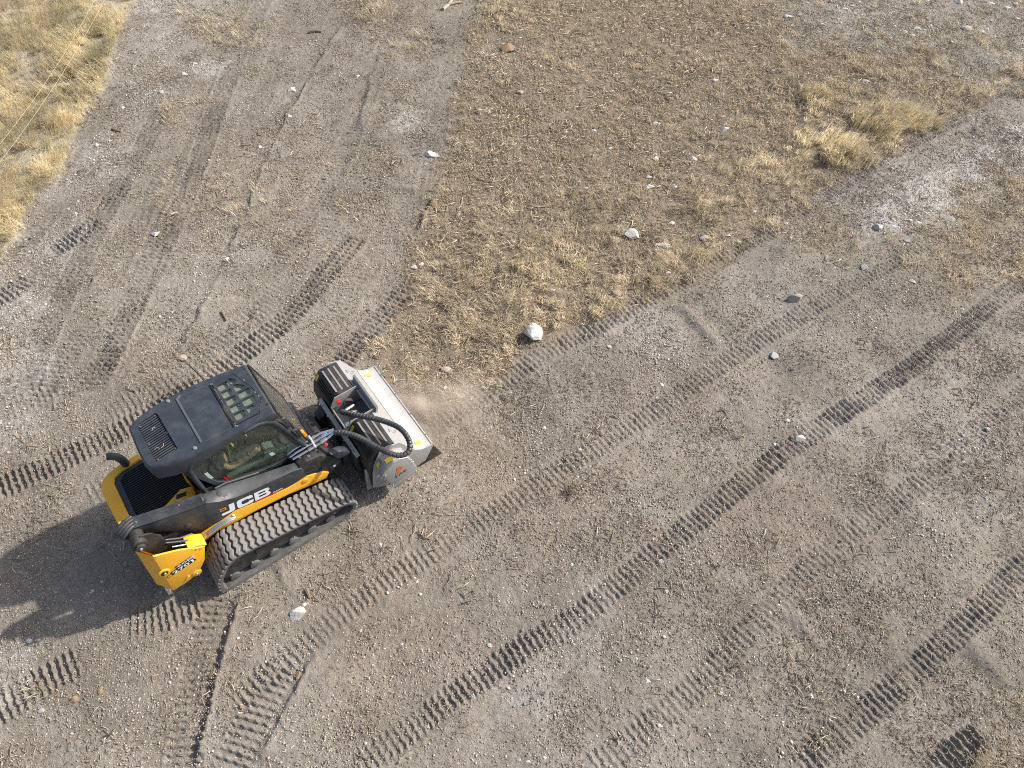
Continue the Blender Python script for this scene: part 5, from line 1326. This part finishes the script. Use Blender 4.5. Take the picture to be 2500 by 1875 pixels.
# rotor under the hood, rear frame and quick hitch
c = MB(); c.cyl((2.72, YN + 0.03, 0.28), (2.72, YF - 0.02, 0.28), 0.17, n=20); rot_ = mpart(c, "rotor", 'black', smooth=True)
for k in range(16):
    yv = YN + 0.08 + k * 0.098; a = k * 2.4
    c = MB(); c.obox((2.72 + 0.19 * math.cos(a), yv, 0.28 + 0.19 * math.sin(a)), (0.03 * math.cos(a), 0, 0.03 * math.sin(a)), (0, 0.025, 0), (-0.02 * math.sin(a), 0, 0.02 * math.cos(a))); mpart(c, "tooth", 'worn', rot_)
c = MB(); c.prism([(2.30, 0.20), (2.29, 0.60), (2.33, 0.60), (2.60, 0.58), (2.60, 0.50), (2.34, 0.20)], YN + 0.02, YF - 0.02); mpart(c, "rear_frame", 'black', bevel=0.006)
c = MB(); c.obox((2.275, 0.90, 0.755), (0.03, 0, 0.012), (0, 0.56, 0), (-0.003, 0, 0.008)); mpart(c, "rear_angle", 'silver', bevel=0.003)
c = MB(); c.prism([(2.26, 0.10), (2.28, 0.70), (2.245, 0.74), (2.20, 0.55), (2.22, 0.12)], 0.36, 1.46); hi = mpart(c, "hitch_plate", 'black', bevel=0.008)
each_bolt([(2.245, 0.45 + 0.12 * k, 0.72 - 0.03 * (k % 2)) for k in range(9)], (0.012, 0.010, 8, (-0.7, 0, 0.7)), mpart, "hitch_bolt", 'chrome', hi)
for yv in (0.52, 1.24):
    c = MB(); c.prism([(2.08, 0.40), (2.12, 0.64), (2.24, 0.70), (2.25, 0.35)], yv, yv + 0.16); ea = mpart(c, "hitch_ear", 'black', hi, bevel=0.012)
c = MB(); c.prism([(1.86, 0.36), (1.90, 0.62), (2.09, 0.60), (2.10, 0.36)], 0.56, 1.40); c.cyl((1.98, 0.62, 0.56), (1.98, 1.34, 0.56), 0.06, n=16); part(c, "cross_tube", 'black', kn, bevel=0.01)
c = MB(); c.tube([(2.27, 1.30 , 0.80), (2.24, 1.33, 0.84), (2.26, 1.38, 0.84)], 0.008, 6); c.tube([(2.27, 0.42, 0.80), (2.24, 0.45, 0.84), (2.26, 0.50, 0.84)], 0.008, 6); mpart(c, "tie_ring", 'black', hi, smooth=True)
c = MB(); c.prism([(2.20, 0.05), (2.28, 0.05), (2.30, 0.60), (2.26, 0.60)], 0.19, 0.205); mpart(c, "parking_leg", 'silver', hi, bevel=0.003)
# the wrapped hose bundle looping from the couplers to the centre bay, ringed like a spiral guard
HP = [(2.14, 0.585, 1.185), (2.24, 0.50, 1.20), (2.36, 0.34, 1.20), (2.48, 0.08, 1.19), (2.58, -0.09, 1.16), (2.68, -0.175, 1.13), (2.79, -0.185, 1.12), (2.865, -0.10, 1.14), (2.885, 0.03, 1.17), (2.86, 0.16, 1.19),
      (2.79, 0.29, 1.20), (2.68, 0.44, 1.205), (2.56, 0.58, 1.20), (2.46, 0.72, 1.17), (2.40, 0.84, 1.10), (2.40, 0.92, 1.01), (2.43, 0.955, 0.93)]
def catmull(P, n):
    P = [Vector(p) for p in P]; P = [2 * P[0] - P[1]] + P + [2 * P[-1] - P[-2]]; out = []
    for i in range(1, len(P) - 2):
        for k in range(n):
            t_ = k / n; out.append(0.5 * ((2 * P[i]) + (-P[i - 1] + P[i + 1]) * t_ + (2 * P[i - 1] - 5 * P[i] + 4 * P[i + 1] - P[i + 2]) * t_ ** 2 + (-P[i - 1] + 3 * P[i] - 3 * P[i + 1] + P[i + 2]) * t_ ** 3))
    return out + [P[-2]]
path = catmull(HP, 24); acc = 0.0; RR = []; LP = path[0]; pts2 = []
for p_ in path:
    acc += (p_ - LP).length; LP = p_
dense = []; L_ = 0.0; nxt = 0.0
for i in range(len(path) - 1):
    a_, b_ = path[i], path[i + 1]; sl = (b_ - a_).length
    while nxt <= L_ + sl: dense.append(a_.lerp(b_, (nxt - L_) / sl)); nxt += 0.0075
    L_ += sl
RAD = [0.0375 if (i % 6) else 0.029 for i in range(len(dense))]
c = MB(); c.tube(dense, RAD, 16); mpart(c, "hose_bundle", 'hose', smooth=True, label="thick spiral wrapped hose bundle looping over the mulcher")

# ------------------------------------------------------------------ stones, wood and string lying about
stone_m = {}
def stone_mat(name, a, b):
    t = NT(name); co = t.obj()
    n1 = t.noise(14, 6, 0.65, co); n2 = t.noise(70, 3, 0.6, co)
    c = t.mix(a, b, t.ramp(n1.outputs[0], [(0.35, (0, 0, 0)), (0.7, (1, 1, 1))]).outputs[0])
    c = t.mix(c, (0.20, 0.17, 0.14), t.ramp(n2.outputs[0], [(0.55, (0, 0, 0)), (0.75, (0.6, 0.6, 0.6))]).outputs[0])
    t.link(c, t.b.inputs["Base Color"]); t.b.inputs["Roughness"].default_value = 0.9
    t.bump(n1.outputs[0], 0.5, 0.02)
    return t.m
stone_m['white'] = stone_mat("white_limestone", (0.66, 0.63, 0.58), (0.50, 0.47, 0.42))
stone_m['grey'] = stone_mat("grey_limestone", (0.46, 0.45, 0.43), (0.34, 0.33, 0.315))
stone_m['pink'] = stone_mat("buff_stone", (0.46, 0.37, 0.30), (0.34, 0.27, 0.22))
stone_m['soil'] = stone_mat("soil_caked_stone", (0.36, 0.32, 0.27), (0.31, 0.275, 0.23))
stone_m['wood'] = stone_mat("broken_wood", (0.32, 0.22, 0.13), (0.22, 0.145, 0.085))

def rock_mesh(seed, sub=3, rough=0.30, flat_=0.7):
    q = np.random.default_rng(seed); bm = bmesh.new(); bmesh.ops.create_icosphere(bm, subdivisions=sub, radius=1.0)
    planes = [(Vector(q.normal(0, 1, 3)).normalized(), 0.45 + 0.35 * q.random()) for _ in range(12)]
    ph = q.random(6) * 9
    for v in bm.verts:
        p = v.co.copy()
        for nn, d in planes:
            e = p.dot(nn) - d
            if e > 0: p -= nn * e * 0.97
        p += Vector(q.normal(0, 0.02 * rough, 3))
        v.co = Vector((p.x * 1.35, p.y * 1.15, p.z * 1.5 * flat_))
    me = bpy.data.meshes.new("rock"); bm.to_mesh(me); bm.free()
    return me
ROCKS = {m: [rock_mesh(70 + k + 10 * i, 3, 0.6, 0.50 + 0.06 * k) for k in range(6)] for i, m in enumerate(('white', 'grey', 'pink', 'wood', 'soil'))}
for m, lst in ROCKS.items():
    for me in lst: me.materials.append(stone_m[m])
BIG = rock_mesh(21, 4, 0.6, 0.9); BIG.materials.append(stone_m['white'])
def rock(u, v, wpx, hpx=None, kind='white', label=None, group=None, name="rock", cat="rock", mesh=None, rz=None):
    hpx = hpx or wpx * 0.8
    x, y = gp(u, v); z = ground_z(x, y)
    dist = math.sqrt(x * x + y * y + CAM_H ** 2) * (math.cos(CAM_P) * y + math.sin(CAM_P) * CAM_H) / math.sqrt(x * x + y * y + CAM_H ** 2) / math.sqrt(x * x + y * y + CAM_H ** 2)
    depth = math.cos(CAM_P) * y + math.sin(CAM_P) * CAM_H
    rx = wpx * depth / CAM_F / 2
    ry = hpx * depth / CAM_F / 2 * 1.05
    me = mesh or random.choice(ROCKS[kind])
    o = bpy.data.objects.new(name, me); COL.objects.link(o)
    rzv = random.choice((0, math.pi)) + (random.uniform(-0.35, 0.35) if rz is None else rz)
    sc = (rx * 1.12, ry * 1.25, (rx + ry) * (0.48 if wpx > 30 else 0.36))
    o.scale = sc; o.rotation_euler = (random.uniform(-.15, .15), random.uniform(-.15, .15), rzv)
    o.location = (x, y, z + sc[2] * 0.16)
    tag(o, label, cat, group)
    return o
# single stones that stand out
rock(1304, 816, 38, 46, label="large white limestone rock at the lower edge of the mown grass", mesh=BIG, rz=0.3)
rock(733, 1498, 36, 28, label="white rock with a long shadow, just below the near crawler track", mesh=ROCKS['white'][3], rz=0.5)
rock(1050, 375, 36, 14, label="flat white slab stone at the left border of the mown grass", rz=-0.1)
rock(712, 218, 18, 16, label="white stone beside the left windrow ridge near the top")
rock(383, 574, 18, 11, label="pale angular stone on bare soil above the cab roof")
rock(552, 634, 17, 12, label="white stone lying on the windrow ridge above the cab")
rock(445, 876, 17, 15, 'pink', label="buff stone at the lower end of the windrow ridge by the cab")
rock(392, 227, 15, 12, 'grey', label="grey stone on the gravel beside the tall grass")
rock(283, 442, 14, 12, 'grey', label="grey stone beside the crawler prints near the tall grass")
rock(1541, 574, 30, 30, label="broad broken white rock in the lower mown grass")
rock(1621, 603, 36, 13, label="long flat white stone in the lower mown grass")
rock(1600, 298, 22, 12, label="flat white stone in the middle of the mown grass")
rock(1503, 717, 22, 16, 'pink', label="flat pinkish stone near the lower edge of the mown grass")
rock(1089, 900, 20, 18, 'pink', label="round pinkish stone just ahead of the mulcher's far end")
rock(1889, 873, 20, 18, 'grey', label="grey stone above the strongest crawler print on the right")
rock(1953, 1075, 22, 15, label="white oval stone lying in the strongest crawler print")
rock(1938, 738, 36, 16, 'soil', label="flat grey soil covered slab beside the second crawler print", rz=0.2)
rock(2110, 655, 18, 14, 'grey', label="pale grey stone at the upper end of the second crawler print")
rock(2440, 203, 26, 13, label="long cream stone near the right edge above the gravel strip", rz=-0.4)
rock(2114, 206, 18, 11, label="white stone left of the big golden tussock")
rock(1922, 44, 22, 11, label="white flat stone at the top beside the pale rubble")
rock(1154, 1699, 12, 14, 'grey', label="greenish grey stone in the bottom crawler print")
rock(1271, 227, 14, 12, 'pink', label="buff stone on the dark patch in the mown grass")
# tell the look-alike stones apart by what lies nearest to them
MARKS = [("the large white rock", 1304, 805), ("the cab roof", 450, 1010), ("the mulcher", 900, 1020), ("the near crawler track", 700, 1300), ("the large golden tussock", 2135, 300),
         ("the oval stone in the strongest print", 1953, 1075), ("the soil caked slab", 1938, 738), ("the long flat white stone", 1621, 603), ("the forked branch", 1096, 18), ("the twig heap", 1401, 1200),
         ("the brown stump piece", 1238, 122), ("the bottom right corner", 2480, 1850), ("the bottom left corner", 20, 1850), ("the top right corner", 2490, 10), ("the top left corner", 10, 10),
         ("the yellow strings", 130, 180), ("the greenish grey stone", 1154, 1699), ("the broad broken rock", 1541, 574), ("the flat slab stone", 1050, 375), ("the pinkish flat stone", 1503, 717),
         ("the gravel patch at right", 2260, 480), ("the pale rubble", 2150, 40), ("the flat stone amid the mown grass", 1600, 298), ("the dark log", 770, 79), ("the windrow stone", 712, 218),
         ("the rock below the crawler", 733, 1498), ("the cream stone at right", 2440, 203), ("the top flat stone", 1922, 44), ("the lowest print on the right", 2200, 1650)]
LOOK = {}
def placed(u, v, w, kind, where):
    size = "tiny" if w < 10 else ("small" if w < 14 else ("middling" if w < 19 else "bigger"))
    tone = "grey" if kind == 'grey' else "white"
    for nm, mu, mv in sorted(MARKS, key=lambda m: (m[1] - u) ** 2 + (m[2] - v) ** 2)[:5]:
        dx, dy = u - mu, v - mv; d = math.hypot(dx, dy)
        hor = "right" if dx > 0 else "left"; ver = "below" if dy > 0 else "above"
        side = f"{hor} of" if abs(dx) > 2.2 * abs(dy) else (ver if abs(dy) > 2.2 * abs(dx) else f"{ver} and {hor} of")
        near = "just " if d < 60 else ("a little " if d < 140 else ("some way " if d < 260 else "far "))
        lab = f"{size} {tone} stone {where} {near}{side} {nm}"
        if lab not in LOOK and len(lab.split()) <= 16: LOOK[lab] = 1; return lab
    return None

g1 = "pale stones in the mown grass"
for u, v, w in ((1770, 313, 24), (1600, 386, 16), (1694, 386, 16), (1585, 456, 20), (1583, 430, 14), (1433, 458, 13), (1747, 196, 15), (1615, 70, 11), (1578, 83, 10), (1381, 320, 12), (1451, 315, 13),
                (1491, 360, 14), (1647, 452, 16), (1721, 584, 24), (1640, 543, 15), (1740, 603, 15), (1777, 576, 13), (1841, 516, 11), (1510, 486, 11), (1651, 414, 9), (2061, 194, 11), (2146, 247, 11), (1191, 598, 12),
                (1098, 643, 10), (1143, 730, 13), (1030, 644, 12), (1012, 652, 14), (1041, 896, 13), (1086, 947, 12), (1380, 705, 9), (1350, 712, 10), (1330, 722, 8), (1630, 668, 13), (1425, 330, 8), (1390, 455, 7), (1275, 78, 10), (1270, 95, 9),
                (1320, 160, 9), (1260, 145, 10)):
    rock(u, v, w, w * random.uniform(0.5, 0.85), label=placed(u, v, w, 'white', "in mown grass") or "small pale stone scattered in the mown grass", group=g1)
g2 = "pale stones in the rubble at the top right"
for u, v, w in ((1933, 65, 11), (2357, 72, 22), (2395, 77, 15), (2419, 9, 17), (2340, 6, 17), (2238, 75, 19), (2208, 83, 15), (2431, 90, 11), (2410, 72, 11), (2063, 28, 13), (1950, 41, 11), (1946, 68, 9), (2085, 38, 10), (2180, 70, 9),
                (2225, 92, 11), (2270, 66, 9), (2290, 85, 9), (2130, 15, 9), (2460, 20, 13), (2485, 45, 10), (2320, 110, 8), (2050, 60, 8), (2480, 8, 11), (2255, 80, 8)):
    kd = random.choice(('white', 'white', 'grey')); rock(u, v, w, w * random.uniform(0.5, 0.85), kd, label=placed(u, v, w, kd, "in rubble") or "pale stone in the rubble at the top right", group=g2)
g3 = "pale stones on the gravel patch at right"
for u, v, w in ((2142, 556, 21), (2182, 556, 15), (2242, 548, 17), (2299, 533, 15), (2320, 537, 17), (2212, 588, 14), (2170, 545, 9), (2200, 550, 10), (2222, 540, 10), (2285, 515, 10), (2305, 508, 9), (2160, 570, 8), (2260, 560, 8), (2330, 505, 9), (2270, 520, 8)):
    kd = random.choice(('white', 'white', 'grey')); rock(u, v, w, w * random.uniform(0.6, 0.9), kd, label=placed(u, v, w, kd, "on gravel") or "pale stone edging the gravel patch at right", group=g3)
g4 = "white stones in the tall grass"
for u, v, w in ((156, 24, 17), (154, 87, 19), (90, 62, 14), (87, 45, 11), (168, 68, 10), (98, 380, 10), (124, 362, 8), (92, 155, 8)):
    rock(u, v, w, w * random.uniform(0.6, 0.9), label=placed(u, v, w, 'white', "in tall grass") or "white stone among the tall grass at top left", group=g4)
g5 = "small stones on the bare soil"
for u, v, w in ((873, 188, 12), (707, 286, 10), (634, 360, 11), (450, 183, 14), (475, 156, 11), (1194, 1574, 11), (1045, 1772, 10), (930, 1331, 9), (1531, 1276, 10), (1615, 1371, 14), (1581, 1663, 12), (1555, 1608, 10),
                (1612, 1771, 13), (1395, 1378, 9), (1979, 1700, 11), (1920, 1031, 13), (2228, 688, 13), (2408, 1050, 12), (1890, 1088, 11), (1328, 1045, 10), (1416, 1098, 11), (1614, 943, 10), (1487, 849, 10), (1920, 546, 12),
                (226, 1443, 9), (72, 1563, 15), (94, 1562, 10), (70, 1588, 10), (100, 1734, 15), (743, 1476, 12), (1625, 1445, 10), (1760, 1690, 8), (980, 1570, 8), (2350, 1130, 9), (880, 1540, 8), (1290, 1860, 12), (1330, 1850, 9), (1265, 1855, 11), (185, 520, 8), (240, 170, 8),
                (330, 130, 9), (300, 265, 9), (270, 345, 9), (235, 355, 9), (190, 490, 8), (165, 510, 8), (60, 585, 9), (70, 615, 9)):
    kd = random.choice(('white', 'white', 'grey')); rock(u, v, w, w * random.uniform(0.6, 0.9), kd, label=placed(u, v, w, kd, "on bare soil") or "small stone lying on the bare worked soil", group=g5)
# wood
def stick(name, pix, r, mat, label, cat="stick", fork=None, lift=0.02):
    P = [gp(*q_) for q_ in pix]; z0 = [ground_z(*p_) + lift for p_ in P]
    c = MB(); pts = [(p_[0], p_[1], zz) for p_, zz in zip(P, z0)]
    c.tube(pts, [r * (1 - 0.5 * k / max(1, len(pts) - 1)) for k in range(len(pts))], 7)
    if fork:
        F = [gp(*q_) for q_ in fork]; c.tube([(p_[0], p_[1], ground_z(*p_) + lift + 0.01) for p_ in F], [r * 0.8, r * 0.6, r * 0.35][:len(F)], 6)
    base = Vector(pts[0])
    o = c.build(name, mat, None, smooth=True, off=base); o.location = base
    tag(o, label, cat); return o
pale_wood = plain("weathered_wood", (0.40, 0.32, 0.23), 0.9, 0, 0.3, 40); dark_wood = plain("dark_wood", (0.13, 0.09, 0.06), 0.9, 0, 0.35, 40); bark = plain("brown_bark", (0.20, 0.14, 0.095), 0.9, 0, 0.35, 50)
stick("branch", [(1082, 30), (1096, 18), (1105, 4), (1112, -8)], 0.045, pale_wood, "forked pale branch lying on the strip at the top edge", "branch", [(1096, 18), (1112, 14), (1130, 12)])
stick("stick", [(1405, 575), (1408, 556), (1410, 540)], 0.014, pale_wood, "thin upright pale stick in the mown grass")
stick("stick", [(1312, 504), (1336, 501)], 0.016, pale_wood, "short pale stick lying level in the mown grass")
stick("stick", [(1506, 292), (1514, 282), (1522, 270)], 0.012, pale_wood, "thin slanted stick high in the mown grass")
stick("stick", [(749, 1440), (753, 1450), (757, 1462)], 0.030, bark, "brown wood splinter beside the white rock below the crawler")
stick("stick", [(543, 762), (550, 776), (554, 784)], 0.022, bark, "reddish stick on the soil above the cab roof")
stick("stick", [(545, 990 - 80), (540, 918), (535, 932)], 0.018, bark, "brown stick by the windrow next to the cab roof")
stick("stick", [(755, 80), (770, 78), (785, 79)], 0.04, dark_wood, "dark log piece lying near the top of the left strip", "log")
stick("stick", [(275, 317), (286, 322), (296, 324)], 0.022, dark_wood, "dark stick on the gravel near the tall grass")
stick("stick", [(420, 527), (428, 523), (434, 518)], 0.022, pale_wood, "pale wood chip on the soil right of the left prints")
rock(181, 1708, 18, 13, 'wood', "orange brown chunk of wood below the turning prints", name="wood_chunk", cat="wood chunk")
rock(246, 1684, 14, 16, 'wood', "brown curled bark piece right of the turning prints", name="wood_chunk", cat="wood chunk")
rock(729, 1652, 16, 22, 'wood', "orange brown wood chunk on the lower ridge", name="wood_chunk", cat="wood chunk")
rock(1238, 122, 42, 20, 'wood', "brown split stump piece on the dark patch of the mown grass", name="wood_chunk", cat="wood chunk")
rock(1062, 496, 12, 18, 'wood', "rusty brown bark piece at the left border of the mown grass", name="wood_chunk", cat="wood chunk")
for u, v in ((1350, 308), (1508, 312), (1500, 360), (1440, 470), (1490, 468), (1560, 590)):
    rock(u, v, 14, 9, 'wood', (placed(u, v, 12, 'wood', "in mown grass") or "").replace("white stone", "brown splinter"), "brown splinters in the mown grass", name="wood_chunk", cat="wood chunk")
# twig heap
hx, hy = gp(1401, 1202); c = MB(); q = np.random.default_rng(8)
for k in range(26):
    a = q.random() * 6.28; d = 0.14 * q.random() ** 0.5; th_ = q.random() * 6.28; L_ = 0.05 + 0.12 * q.random()
    x_, y_ = d * math.cos(a), d * math.sin(a); z_ = 0.01 + 0.04 * q.random()
    c.tube([(x_, y_, z_), (x_ + L_ * .5 * math.cos(th_), y_ + L_ * .5 * math.sin(th_), z_ + 0.02), (x_ + L_ * math.cos(th_ + .4), y_ + L_ * math.sin(th_ + .4), z_ + 0.005)], [0.007, 0.006, 0.003], 5)
o = c.build("twig_heap", dark_wood, None, smooth=True); o.location = (hx, hy, ground_z(hx, hy)); tag(o, "small heap of dark twigs on the soil right of the mulcher", "twig heap", kind="stuff")

# two yellow marking strings stretched over the tall grass
string_m = plain("yellow_string", (0.58, 0.54, 0.30), 0.6, 0, 0.1)
for (p0, p1), lab in ((((238, -10), (-20, 380)), "yellow marking string over the tall grass, the left of two"), (((262, -10), (-20, 425)), "yellow marking string over the tall grass, the right of two")):
    a_, b_ = gp(*p0, z=0.45), gp(*p1, z=0.45); c = MB(); pts = []
    for k in range(15):
        s_ = k / 14; pts.append((a_[0] * (1 - s_) + b_[0] * s_, a_[1] * (1 - s_) + b_[1] * s_, 0.47 - 0.12 * 4 * s_ * (1 - s_)))
    c.tube(pts, 0.0021, 6); base = Vector((pts[7][0], pts[7][1], 0)); o = c.build("marking_string", string_m, None, smooth=True, off=base); o.location = base; tag(o, lab, "string")

# the large golden tussock beside the right-hand strip
def tussock(u, v, n, r, h, lean, label, seed):
    q = np.random.default_rng(seed); x0, y0 = gp(u, v); z0 = ground_z(x0, y0)
    V, F, C = [], [], []; b = 0
    for _ in range(n):
        pv_, pf_, pc_ = proto_tuft(int(q.integers(1, 99999)), 22, 0.08, h * 0.45, h, 0.010, 0.52, 0.6)
        a = q.random() * 6.283; d = r * math.sqrt(q.random()); th_ = lean + q.normal(0, 0.5)
        pv2 = np.stack([pv_[:, 0] * math.cos(th_) - pv_[:, 1] * math.sin(th_) + d * math.cos(a), pv_[:, 0] * math.sin(th_) + pv_[:, 1] * math.cos(th_) + d * math.sin(a) * 0.7, pv_[:, 2] + 0.10 * max(0, 1 - d / r)], 1)
        V.append(pv2); F.append(pf_ + b); C.append(pc_ * np.array([0.70, 0.64, 0.47]) * (0.75 + 0.5 * q.random())); b += len(pv_)
    me = np_mesh("grass_tussock", np.concatenate(V), np.concatenate(F), 3)
    cc = np.concatenate(C); me.color_attributes.new("Col", 'FLOAT_COLOR', 'POINT').data.foreach_set("color", np.concatenate([cc, np.ones((len(cc), 1))], 1).astype(np.float32).ravel())
    me.materials.append(tuss_m); o = bpy.data.objects.new("grass_tussock", me); COL.objects.link(o); o.location = (x0, y0, z0)
    tag(o, label, "grass tussock"); return o
t = NT("tussock_blades"); vc = t.add("ShaderNodeVertexColor"); vc.layer_name = "Col"; t.link(vc.outputs[0], t.b.inputs["Base Color"]); t.b.inputs["Roughness"].default_value = 0.7
trn = t.add("ShaderNodeBsdfTranslucent"); t.link(vc.outputs[0], trn.inputs[0]); ms = t.add("ShaderNodeMixShader"); ms.inputs[0].default_value = 0.3
t.link(t.b.outputs[0], ms.inputs[1]); t.link(trn.outputs[0], ms.inputs[2]); t.link(ms.outputs[0], t.out.inputs[0]); tuss_m = t.m
tussock(2140, 300, 70, 0.62, 0.50, 5.4, "large golden dry grass tussock beside the right hand strip", 1)
tussock(2245, 305, 26, 0.40, 0.32, 5.6, "lower dry tussock to the right of the large golden one", 2)
tussock(2050, 385, 26, 0.42, 0.34, 4.6, "dry grass tussock overhanging the crawler print below the large one", 3)
tussock(1985, 235, 22, 0.35, 0.34, 5.2, "dry grass tussock up and left of the large golden one", 4)

# ------------------------------------------------------------------ dust blown out under the mulcher
def dust(name, loc, size, dens, label, seed):
    bm = bmesh.new(); bmesh.ops.create_icosphere(bm, subdivisions=3, radius=1.0); me = bpy.data.meshes.new(name); bm.to_mesh(me); bm.free()
    o = bpy.data.objects.new(name, me); COL.objects.link(o); o.location = loc; o.scale = size; o.rotation_euler = (0, 0, TH)
    t = NT(name + "_air"); t.n.remove(t.b)
    pv = t.add("ShaderNodeVolumePrincipled"); pv.inputs["Color"].default_value = (0.93, 0.84, 0.74, 1); pv.inputs["Anisotropy"].default_value = 0.1
    co = t.obj(); ln = t.add("ShaderNodeVectorMath", operation='LENGTH'); t.link(co, ln.inputs[0])
    fo = t.add("ShaderNodeMapRange"); fo.inputs[1].default_value = 1.0; fo.inputs[2].default_value = 0.15; t.link(ln.outputs["Value"], fo.inputs[0])
    of = t.add("ShaderNodeVectorMath", operation='ADD'); of.inputs[1].default_value = (seed * 3.1, seed * 1.7, 0); t.link(co, of.inputs[0])
    nn = t.noise(1.5, 2, 0.5, of.outputs[0]); rr = t.ramp(nn.outputs[0], [(0.42, (0, 0, 0)), (0.75, (1, 1, 1))])
    m = t.add("ShaderNodeMath", operation='MULTIPLY'); t.link(fo.outputs[0], m.inputs[0]); t.link(rr.outputs[0], m.inputs[1])
    m2 = t.add("ShaderNodeMath", operation='MULTIPLY'); t.link(m.outputs[0], m2.inputs[0]); m2.inputs[1].default_value = dens
    t.link(m2.outputs[0], pv.inputs["Density"]); t.link(pv.outputs[0], t.out.inputs["Volume"])
    me.materials.append(t.m); tag(o, label, "dust", kind="stuff"); return o
def loc3(x, y, z): return (LO[0] + UX[0] * x + UY[0] * y, LO[1] + UX[1] * x + UY[1] * y, z)
dust("dust_cloud", loc3(3.50, 0.85, 0.18), (0.45, 0.90, 0.34), 6.0, "brown dust puff thrown out in front of the mulcher lip", 1)
dust("dust_haze", loc3(3.95, 0.55, 0.16), (0.95, 1.2, 0.35), 1.8, "thin brown dust drifting over the soil ahead of the mulcher", 2)
